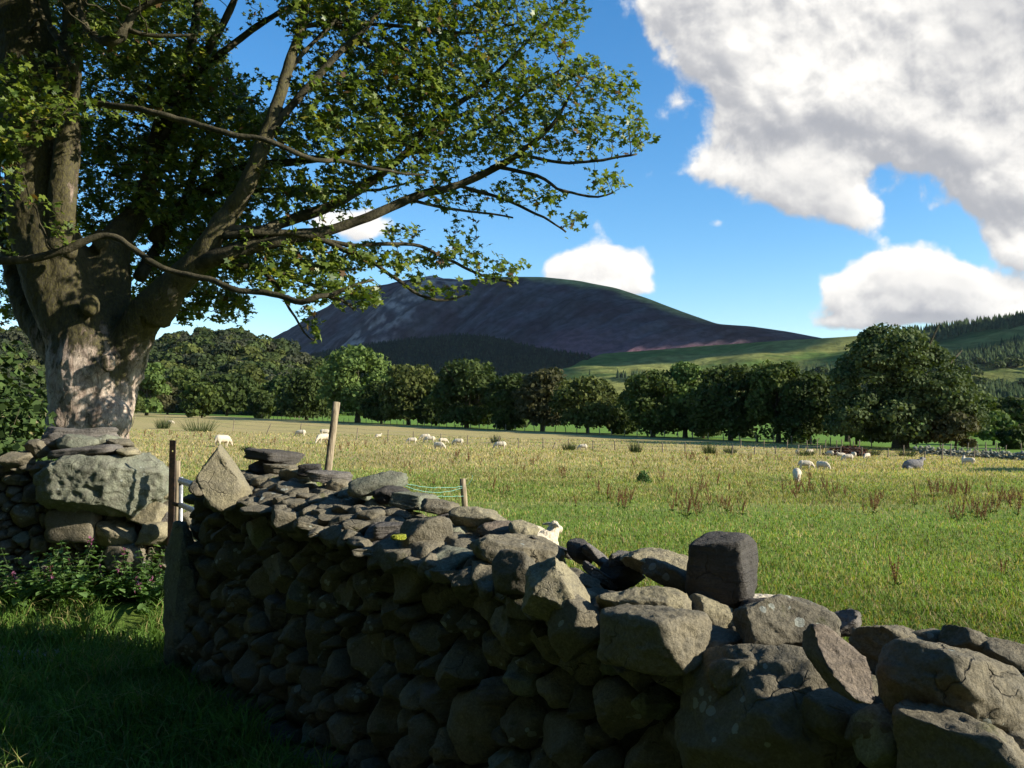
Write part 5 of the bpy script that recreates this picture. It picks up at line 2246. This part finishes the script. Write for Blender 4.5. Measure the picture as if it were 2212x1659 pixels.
for st in STEMS:
    sp = smooth_path([PP(*q) for q in st], 0.09)
    V, f = tube(sp[:, :3], sp[:, 3], 20, 0.0)
    V = V + 0.0
    tb.add(V, f)
for (px, py, d, r) in [(232, 905, 11.7, 44), (160, 905, 11.75, 44), (215, 520, 12.0, 20), (232, 785, 11.35, 14), (150, 540, 11.3, 14), (195, 660, 11.45, 20)]:   # buttresses and burrs
    q = PP(px, py, d, r)
    D, Fc = ico(3)
    tb.add(D * q[3] * np.array([1, 1, 1.3]) + np.array(q[:3]), [Fc])
me = tb.mesh('tmp', None)
o = bpy.data.objects.new('tmp', me)
C.objects.link(o)
md = o.modifiers.new('r', 'REMESH')
md.mode = 'VOXEL'
md.voxel_size = 0.022
md.use_smooth_shade = True
sm = o.modifiers.new('s', 'SMOOTH')
sm.iterations = 10
dg = bpy.context.evaluated_depsgraph_get()
me2 = bpy.data.meshes.new_from_object(o.evaluated_get(dg))
bpy.data.objects.remove(o, do_unlink=True)
n = len(me2.vertices)
co = np.empty(n * 3)
me2.vertices.foreach_get('co', co)
co = co.reshape(-1, 3)
nr_ = np.empty(n * 3)
me2.vertices.foreach_get('normal', nr_)
nr_ = nr_.reshape(-1, 3)
sq = co * np.array([1, 1, 0.42])
disp = 0.10 * fbm(sq * 1.6, 3, 41) + 0.035 * (1 - np.abs(fbm(sq * 5.5, 3, 42))) * 1.0 + 0.016 * fbm(co * 14, 3, 43)
# flaking plates: stepped noise
pl = fbm(co * np.array([7, 7, 3.4]), 3, 44)
disp += 0.016 * (np.floor(pl * 5) / 5)
co = co + nr_ * (disp - 0.03)[:, None]
me2.vertices.foreach_set('co', co.ravel())
me2.materials.clear()
me2.materials.append(M_BARK)
me2.update()
me2.name = 'trunk'
me2.transform(Matrix.Translation(-syc.location))
link('trunk', me2, syc)

# limbs: (px, py, depth, pixel radius)
LIMBS = [
    # D main limb sweeping up to the right
    [(330, 680, 11.7, 42), (367, 625, 11.5, 34), (430, 560, 11.3, 29), (475, 490, 11.2, 23), (533, 400, 11.1, 19), (580, 283, 11.0, 16), (617, 167, 11.0, 12), (650, 50, 11.0, 10), (668, -60, 11.0, 8), (690, -200, 11, 5)],
    [(575, 300, 11.0, 12), (620, 240, 10.9, 9), (667, 187, 10.8, 8), (737, 110, 10.7, 7), (800, 50, 10.6, 5), (850, -30, 10.5, 4)],
    # E long limb to the right
    [(420, 572, 11.3, 22), (500, 545, 11.1, 18), (600, 520, 11.0, 16), (670, 508, 10.9, 13), (735, 490, 10.8, 11), (825, 457, 10.6, 10), (908, 420, 10.5, 9), (992, 397, 10.4, 8.5), (1075, 360, 10.2, 8),
     (1125, 327, 10.1, 6), (1175, 287, 10.0, 5), (1205, 255, 9.9, 4), (1235, 200, 9.9, 3), (1262, 165, 9.9, 2)],
    [(1075, 360, 10.2, 5), (1158, 380, 10.0, 4), (1202, 407, 9.9, 3.5), (1250, 420, 9.9, 3), (1292, 427, 9.8, 2.5), (1325, 417, 9.8, 2)],
    [(985, 400, 10.4, 4), (1040, 415, 10.3, 4), (1092, 430, 10.2, 3.5), (1140, 450, 10.1, 3), (1175, 467, 10.1, 2.5), (1225, 500, 10.1, 2)],
    [(892, 433, 10.5, 4), (940, 445, 10.5, 3.5), (992, 453, 10.4, 3), (1060, 460, 10.4, 2.5), (1108, 470, 10.3, 2)],
    [(1060, 362, 10.2, 4), (1125, 337, 10.0, 4), (1180, 345, 9.9, 3.5), (1250, 350, 9.8, 3.2), (1335, 340, 9.7, 2.8), (1375, 333, 9.7, 2)],
    # G
    [(480, 500, 11.2, 15), (560, 500, 11.3, 13), (633, 473, 11.3, 12), (725, 440, 11.2, 11), (808, 387, 11.2, 10), (875, 333, 11.1, 8), (925, 277, 11.1, 7), (975, 233, 11.0, 6), (1025, 200, 11.0, 5), (1080, 150, 10.9, 4), (1140, 90, 10.8, 3), (1190, 40, 10.8, 2)],
    [(875, 333, 11.1, 5), (950, 318, 11.0, 4.5), (1020, 285, 10.9, 4), (1090, 240, 10.8, 3.5), (1150, 190, 10.7, 3), (1210, 150, 10.6, 2)],
    # H thin limb from the left stem across the front
    [(157, 232, 11.2, 9), (200, 225, 10.8, 8), (250, 230, 10.5, 7.5), (317, 240, 10.3, 7), (400, 263, 10.2, 7), (500, 290, 10.1, 6.5), (583, 307, 10.0, 6), (667, 340, 9.9, 5.5), (737, 347, 9.9, 5), (792, 360, 9.8, 4), (858, 373, 9.8, 3), (920, 378, 9.8, 2)],
    # I dark limbs behind
    [(330, 520, 12.6, 13), (367, 467, 12.5, 12), (450, 400, 12.4, 11), (530, 360, 12.3, 10), (640, 350, 12.2, 8), (725, 333, 12.1, 8), (808, 310, 12.0, 7), (875, 300, 11.9, 6), (960, 262, 11.9, 5), (1040, 232, 11.8, 3)],
    [(450, 420, 12.4, 7), (567, 410, 12.3, 6), (660, 412, 12.2, 5), (737, 413, 12.1, 4), (820, 408, 12, 3), (880, 395, 12, 2)],
    # J low limb in front
    [(-60, 575, 10.9, 9), (0, 564, 11.0, 9), (67, 560, 11.0, 9), (140, 540, 11.0, 8.5), (217, 510, 11.0, 7.5), (283, 534, 10.9, 6.5), (350, 577, 10.8, 6.5), (417, 597, 10.7, 6.5), (467, 607, 10.6, 6.5), (517, 627, 10.5, 6.5), (583, 637, 10.4, 6.5),
     (650, 654, 10.1, 7), (683, 641, 10.0, 7), (717, 637, 10.0, 5), (755, 619, 9.9, 4), (809, 603, 9.9, 2.5)],
    [(700, 640, 10.0, 4), (735, 648, 10.0, 3), (765, 668, 10.0, 2)],
    # K drooping twig
    [(567, 587, 10.8, 4), (600, 615, 10.7, 3.5), (617, 650, 10.6, 3), (635, 689, 10.5, 2.5), (655, 720, 10.5, 2), (682, 734, 10.4, 1.5)],
    # L lower branches
    [(455, 566, 11.3, 9), (520, 575, 11.2, 7), (583, 587, 11.2, 6), (642, 605, 11.1, 5), (700, 625, 11.1, 3.5), (760, 660, 11.0, 2)],
    [(483, 511, 11.1, 9), (560, 503, 11.0, 8), (633, 504, 10.9, 7), (700, 518, 10.9, 6), (737, 537, 10.8, 6), (800, 565, 10.7, 5), (862, 605, 10.6, 4), (909, 633, 10.6, 3.5), (959, 645, 10.5, 3), (1009, 637, 10.5, 2)],
    [(690, 516, 10.9, 5), (760, 530, 10.8, 5), (842, 523, 10.7, 4.5), (908, 530, 10.6, 4), (959, 560, 10.5, 3.5), (1042, 596, 10.4, 3), (1110, 612, 10.3, 2)],
    # curled sunlit limb at the top left
    [(173, 20, 10.5, 6), (187, 60, 10.4, 8), (210, 82, 10.3, 9), (238, 90, 10.2, 13), (263, 78, 10.2, 12), (277, 50, 10.2, 9), (295, 22, 10.2, 7), (340, 2, 10.2, 6), (420, -10, 10.2, 4)],
    [(270, 62, 10.2, 7), (300, 72, 10.2, 5), (340, 78, 10.2, 4.5), (410, 76, 10.2, 3)],
    [(110, 60, 11.2, 9), (140, 110, 11.0, 8), (165, 160, 10.9, 9), (150, 210, 11.2, 9)],
    # upward stems
    [(290, 470, 12.7, 22), (310, 430, 12.8, 19), (325, 360, 12.9, 17), (345, 280, 12.9, 15), (375, 200, 12.9, 14), (410, 110, 12.9, 12), (430, 0, 12.9, 10), (450, -140, 12.9, 7)],
    [(325, 380, 12.9, 11), (360, 290, 12.8, 10), (400, 210, 12.7, 10), (433, 133, 12.6, 9), (483, 50, 12.5, 8), (520, -40, 12.5, 6)],
    [(405, 200, 12.7, 9), (450, 143, 12.5, 8), (533, 73, 12.4, 7), (617, 20, 12.3, 5), (700, -30, 12.2, 4)],
    [(620, 165, 11.0, 6), (650, 120, 11.0, 5), (710, 60, 11.0, 4), (760, 10, 11, 3)],
    [(725, 50, 11.2, 6), (792, 97, 11.1, 6), (868, 140, 11.0, 5), (930, 180, 10.9, 4), (990, 190, 10.8, 3)],
    [(640, 60, 11.2, 6), (730, 48, 11.2, 5), (830, 55, 11.1, 4), (930, 65, 11.0, 3.5), (1030, 70, 10.9, 3), (1120, 50, 10.8, 2)],
    [(300, 600, 12.4, 14), (350, 520, 12.8, 12), (395, 440, 13.0, 10), (430, 340, 13.2, 8), (480, 250, 13.4, 6)],
]
skel = []          # (pos, radius)
for li, L in enumerate(LIMBS):
    sp = smooth_path([PP(*q) for q in L], 0.09)
    jit = fbm(sp[:, :3] * 2.6 + li * 9, 3, li)[:, None]
    jit2 = fbm(sp[:, :3] * 2.6 + 40 + li * 9, 3, li + 3)[:, None]
    ramp = np.clip(np.arange(len(sp)) / 8, 0, 1)[:, None]
    sp[:, :3] += ramp * (np.array([0, 0.10, 0.05]) * jit + np.array([0.03, 0, 0.02]) * jit2)
    sp[:, 3] = np.maximum(sp[:, 3], 0.006) * (1 + 0.16 * fbm(sp[:, :3] * 9, 2, li))
    V, f = tube(sp[:, :3], sp[:, 3], 12 if sp[0, 3] > 0.05 else 8, 0.12, li)
    me = mesh_np('limb', V, f, M_BARK if sp[0, 3] > 0.18 else M_TWIG, None, True)
    me.transform(Matrix.Translation(-syc.location))
    link('limb', me, syc)
    st = 2
    for i in range(0, len(sp), st):
        skel.append((sp[i, :3], sp[i, 3], i / len(sp)))

# crown volume: ellipses of leafy mass (px, py, rx, ry, depth, half depth, weight)
CR = [
    (60, 60, 130, 110, 13.2, 1.0, .9), (200, 60, 150, 90, 13.8, 1.4, 1), (350, 80, 140, 100, 13.6, 1.7, 1.1), (420, 200, 110, 100, 13.4, 1.8, 1.2), (300, 250, 150, 120, 14.2, 1.5, 1.2),
    (250, 400, 130, 120, 14.2, 1.4, 1.1), (400, 380, 140, 110, 13.6, 1.8, 1.2), (530, 330, 80, 100, 13.0, 1.4, 1), (470, 240, 80, 60, 13.0, 1.5, 1), (330, 520, 110, 90, 13.9, 1.2, 1.0),
    (480, 560, 110, 55, 12.8, 1.3, 1.1), (440, 655, 85, 32, 12.6, .8, 1), (510, 672, 45, 22, 12.2, .6, 1), (390, 610, 80, 50, 13.2, 1.0, 1), (270, 640, 50, 50, 13.6, .6, .8),
    (250, 60, 90, 70, 11.0, .6, .35), (30, 180, 60, 60, 10.6, .4, .35), (20, 330, 45, 60, 10.4, .4, .3), (80, 230, 80, 50, 10.4, .4, .35), (20, 480, 40, 70, 13, .6, .8),
    (-60, 200, 90, 300, 12.8, 1.0, .6), (40, 640, 50, 60, 13.6, .6, .9), (550, 250, 40, 40, 12.5, .8, .8), (560, 450, 60, 45, 12.6, 1.0, 1), (430, 480, 90, 60, 13.2, 1.2, 1.1),
    (700, 40, 90, 55, 11.6, 1.0, 1.1), (800, 30, 110, 60, 11.4, 1.1, 1.2), (900, 50, 110, 70, 11.2, 1.0, 1.3), (1000, 60, 110, 75, 11.0, 1.0, 1.3), (1100, 45, 90, 70, 10.8, .9, 1.2),
    (1190, 60, 60, 60, 10.6, .6, .9), (1235, 25, 38, 38, 10.5, .4, .9), (760, 150, 95, 50, 11.3, 1.1, 1.0), (690, 220, 70, 60, 11.4, 1.0, .9), (640, 290, 45, 50, 11.4, .9, .7),
    (850, 180, 105, 65, 11.2, 1.1, 1.2), (960, 165, 105, 70, 11.0, 1.1, 1.25), (1060, 170, 100, 65, 10.8, 1.0, 1.1), (1150, 190, 85, 55, 10.5, .8, .95), (1255, 185, 75, 58, 10.2, .6, 1.0),
    (1330, 195, 48, 38, 10.0, .4, 1.1), (760, 265, 105, 48, 11.2, 1.0, .8), (880, 280, 105, 48, 11.0, 1.0, .9), (1000, 280, 100, 48, 10.8, 1.0, .9), (1110, 262, 95, 48, 10.5, .8, .9),
    (1215, 275, 90, 48, 10.1, .6, .9), (1310, 262, 75, 42, 9.9, .5, 1.0), (1378, 290, 34, 40, 9.8, .35, 1.3), (640, 400, 55, 40, 11.6, .9, .8), (740, 375, 60, 22, 11.2, .8, .7),
    (925, 370, 75, 22, 10.7, .6, .8), (820, 330, 60, 28, 11.0, .8, .8), (1045, 330, 60, 25, 10.5, .5, .7), (1130, 335, 60, 26, 10.1, .5, .8), (1250, 330, 70, 15, 9.9, .4, .6),
    (1312, 393, 42, 24, 9.9, .35, 1.2), (1110, 420, 75, 26, 10.2, .4, 1.0), (1180, 425, 36, 26, 10.1, .3, 1.0), (1238, 478, 15, 20, 10.1, .2, 1.2), (1000, 432, 60, 22, 10.5, .4, .9),
    (700, 425, 50, 25, 11.3, .7, .7), (560, 555, 80, 42, 11.7, .8, 1.1), (640, 555, 75, 48, 11.4, .8, 1.2), (715, 580, 55, 36, 11.1, .6, 1.1), (600, 610, 55, 22, 11.0, .5, 1.0), (720, 625, 48, 18, 10.6, .4, .9),
    (800, 640, 42, 22, 10.0, .35, 1.3), (770, 560, 55, 25, 10.9, .5, .9), (868, 502, 36, 16, 10.6, .3, 1.1), (830, 565, 55, 16, 10.7, .4, .8), (945, 560, 48, 22, 10.6, .35, 1.1),
    (1010, 535, 34, 30, 10.4, .3, 1.1), (1058, 578, 48, 26, 10.4, .3, 1.2), (1110, 588, 36, 16, 10.3, .25, 1.3), (665, 690, 30, 15, 10.5, .3, .9), (700, 705, 20, 9, 10.4, .2, .8), (985, 497, 18, 14, 10.4, .2, .8),
    (650, 665, 20, 15, 10.5, .25, .6), (900, 610, 50, 14, 10.6, .3, .7), (960, 628, 50, 14, 10.5, .3, .8),
    (200, -160, 420, 110, 12.5, 2.0, .55), (700, -120, 400, 80, 11.5, 1.6, .6), (1050, -70, 180, 60, 11, 1, .8),
    (150, -260, 420, 120, 9.6, 1.4, .5),
]
area = np.array([c[2] * c[3] * c[6] for c in CR])
NA = 17000
cnt = (area / area.sum() * NA).astype(int)
att = []
r_ = np.random.default_rng(99)
HOLES = [(545, 95, 62, 82), (640, 600, 0, 0), (565, 640, 40, 14), (600, 700, 70, 30), (905, 90, 22, 14), (830, 60, 40, 22), (640, 235, 22, 26)]
for c, m in zip(CR, cnt):
    th = r_.uniform(0, 6.28, m)
    rr = r_.random(m) ** 0.5
    px = c[0] + np.cos(th) * rr * c[2]
    py = c[1] + np.sin(th) * rr * c[3]
    dd = c[4] + r_.uniform(-1, 1, m) * c[5]
    for a, b_, d in zip(px, py, dd):
        if any(hw and ((a - hx) / hw) ** 2 + ((b_ - hy) / hh) ** 2 < 1 for hx, hy, hw, hh in HOLES):
            continue
        att.append(tuple(P(a, b_, d + deeper(a, d))))
att = np.array(att)
clump = fbm(att * 1.5, 3, 8)
att = att[(clump > -0.22) | (r_.random(len(att)) < 0.25)]

pos = [s[0] for s in skel]
par = [-1] * len(pos)
n_old = len(pos)
depth_ = [0] * len(pos)
alive = np.ones(len(att), bool)
near_i = np.full(len(att), -1)
STEP, KILL = 0.09, 0.13
near_d = np.full(len(att), 1e9)
kd = kdtree.KDTree(len(pos))
for i, p in enumerate(pos):
    kd.insert(p, i)
kd.balance()
for i, a in enumerate(att):
    co_, idx, dist = kd.find(a)
    near_i[i], near_d[i] = idx, dist
start_new = len(pos)
for it in range(90):
    act = alive & (near_d < 2.2)
    if not act.any():
        break
    ids = np.nonzero(act)[0]
    Pn = np.array(pos)
    vecs = att[ids] - Pn[near_i[ids]]
    ln = np.linalg.norm(vecs, axis=1, keepdims=True)
    vecs = vecs / (ln + 1e-9)
    dirs = {}
    for q, v in zip(near_i[ids], vecs):
        if q in dirs:
            dirs[q] += v
        else:
            dirs[q] = v.copy()
    base = len(pos)
    for q, v in dirs.items():
        v = v / (np.linalg.norm(v) + 1e-9)
        if par[q] >= 0:
            prev_dir = pos[q] - pos[par[q]]
            v = v * 0.75 + prev_dir / STEP * 0.35
        v = v + r_.normal(0, 0.30, 3)
        v /= np.linalg.norm(v)
        pos.append(pos[q] + v * STEP)
        par.append(q)
    newp = np.array(pos[base:])
    if not len(newp):
        break
    kd = kdtree.KDTree(len(newp))
    for i, p in enumerate(newp):
        kd.insert(p, i)
    kd.balance()
    for i in np.nonzero(alive)[0]:
        co_, idx, dist = kd.find(att[i])
        if dist < near_d[i]:
            near_d[i] = dist
            near_i[i] = base + idx
    alive &= near_d > KILL
N = len(pos)
pos = np.array(pos)
par = np.array(par)
kids = np.zeros(N, int)
r3 = np.zeros(N)
TIP = 0.0028
for i in range(N - 1, n_old - 1, -1):
    if r3[i] == 0:
        r3[i] = TIP ** 2.3
    if par[i] >= 0:
        kids[par[i]] += 1
        r3[par[i]] += r3[i]
rad = r3 ** (1 / 2.3)
print('twig nodes', N - n_old)
segs = np.nonzero(par >= 0)[0]
A_, B_ = pos[par[segs]], pos[segs]
ra, rb = np.minimum(rad[par[segs]], rad[segs] * 1.3), rad[segs]
t = B_ - A_
t /= np.linalg.norm(t, axis=1, keepdims=True)
u1 = np.cross(t, np.array([0.3, 0.2, 0.93]))
u1 /= np.linalg.norm(u1, axis=1, keepdims=True)
u2 = np.cross(t, u1)
A_ = A_ - t * 0.004
vs = []
K = 4
for P0, rr in ((A_, ra), (B_ + t * 0.006, rb)):
    for k in range(K):
        a = 2 * math.pi * k / K
        vs.append(P0 + (u1 * math.cos(a) + u2 * math.sin(a)) * rr[:, None])
V = np.stack(vs, 1).reshape(-1, 3)
i0 = np.arange(len(segs))[:, None] * (2 * K)
fs = np.concatenate([np.concatenate([i0 + k, i0 + (k + 1) % K, i0 + K + (k + 1) % K, i0 + K + k], 1) for k in range(K)])
me = mesh_np('twigs', V - np.array(syc.location), [fs], M_TWIG, None, True)
link('twigs', me, syc)

# leaves: five-lobed
OUT = []
for k in range(11):
    a = math.radians(-150 + 30 * k)
    rr = [0.42, 0.55, 0.45, 0.86, 0.50, 1.0, 0.50, 0.86, 0.45, 0.55, 0.42][k]
    OUT.append((math.sin(a) * rr, math.cos(a) * rr))
OUT = np.array(OUT)
leafy = np.nonzero((par >= 0) & (rad < 0.0060))[0]
tipw = np.where(kids[leafy] == 0, 1.0, 0.45)
leftish = pos[leafy][:, 0] < -0.8
per_node = np.where(kids[leafy] == 0, np.where(leftish, 9, 6), np.where(leftish, 4, 2))
per_node = per_node + (r_.random(len(leafy)) < 0.35)
li = np.repeat(leafy, per_node)
m = len(li)
cen = pos[li] + r_.normal(0, 0.055, (m, 3))
nrm = np.stack([r_.normal(0, .55, m) + 0.25, r_.normal(0, .55, m) - 0.25, np.abs(r_.normal(0.75, .4, m))], 1)
nrm /= np.linalg.norm(nrm, axis=1, keepdims=True)
ax = np.cross(nrm, r_.normal(size=(m, 3)))
ax /= np.linalg.norm(ax, axis=1, keepdims=True)
ay = np.cross(nrm, ax)
sz = r_.uniform(0.044, 0.084, m)
curl = r_.uniform(-0.1, 0.45, m)
vs = [cen]
for (ox, oy) in OUT:
    vs.append(cen + (ax * ox + ay * oy) * sz[:, None] - nrm * (sz * curl * (ox * ox + 0.5 * oy * oy))[:, None])
V = np.stack(vs, 1).reshape(-1, 3)
i0 = np.arange(m)[:, None] * 12
fs = np.concatenate([np.concatenate([i0, i0 + 1 + k, i0 + 2 + k], 1) for k in range(10)])
f = r_.random((m, 1))
col = np.array([0.055, 0.095, 0.018]) * (1 - f) + np.array([0.155, 0.195, 0.028]) * f
yl = r_.random(m) < 0.05
col[yl] = np.array([0.22, 0.21, 0.03])
br = r_.random(m) < 0.035
col[br] = np.array([0.12, 0.07, 0.03])
me = mesh_np('leaves', V - np.array(syc.location), [fs], M_LEAF, np.repeat(col, 12, axis=0))
link('leaves', me, syc)


# ------------------------------------------------------------------ light haze over the valley
def haze():
    m, t, out = new_mat('haze')
    v = t.n('ShaderNodeVolumePrincipled')
    v.inputs['Color'].default_value = (0.80, 0.88, 1.0, 1)
    v.inputs['Density'].default_value = 0.000011
    v.inputs['Anisotropy'].default_value = 0.2
    t.t.links.new(v.outputs[0], out.inputs['Volume'])
    bm = bmesh.new()
    bmesh.ops.create_cube(bm, size=1)
    me = bpy.data.meshes.new('haze')
    bm.to_mesh(me)
    bm.free()
    me.materials.append(m)
    me.transform(Matrix.Scale(19000, 4, (1, 0, 0)) @ Matrix.Scale(19000, 4, (0, 1, 0)) @ Matrix.Scale(700, 4, (0, 0, 1)))
    link('haze', me, None, (0, 0, 350 - 20), 'stuff', 'thin blue haze in the valley air', 'haze')


haze()


# ------------------------------------------------------------------ unseen cumulus up to the right, blobs placed so their shadow falls on the slopes
def cloud(label, targets, dist, seed):
    b = Batch()
    r_ = np.random.default_rng(seed)
    D, Fc = ico(3)
    sd = np.array(tuple(sun_dir))
    cs = []
    for (px, py, d, r) in targets:
        c = np.array(tuple(P(px, py, d))) + sd * dist
        cs.append(c)
        for k in range(7):
            o_ = r_.normal(0, 0.38, 3) * r * np.array([1, 1, 0.22])
            rr = r * r_.uniform(0.45, 0.75)
            V = D * (1 + 0.22 * fbm(D * 2.2 + r_.uniform(0, 50, 3), 4, seed)[:, None]) * rr * np.array([1, 1, 0.42])
            b.add(V + c + o_, [Fc])
    me = b.mesh('cloud', M_CLOUD, True)
    c = np.mean(cs, axis=0)
    me.transform(Matrix.Translation(-Vector(c)))
    link('cloud', me, None, Vector(c), None, label, 'cloud')


M_CLOUD = mat_plain('cloud', (0.9, 0.9, 0.9), (0.8, 0.8, 0.82), 0.002, 1.0, 0, 0, 1)
cloud('big unseen cumulus beyond the upper right corner, placed to shade the mountain',
      [(700, 700, 4300, 480), (800, 670, 4000, 520), (900, 650, 3800, 480), (950, 700, 3400, 380), (1150, 700, 3300, 300), (1240, 690, 3250, 330), (1340, 690, 3000, 380), (1440, 700, 2900, 300), (1260, 740, 2800, 260), (1540, 735, 2650, 230), (1660, 735, 2550, 180)], 4600, 3)
cloud('smaller unseen cumulus beyond the right edge, placed to shade the forest slope', [(750, 790, 2200, 330), (950, 780, 2000, 330), (1130, 790, 1900, 280), (1450, 765, 1850, 130), (1620, 755, 1800, 110), (2100, 740, 1500, 160)], 3600, 4)
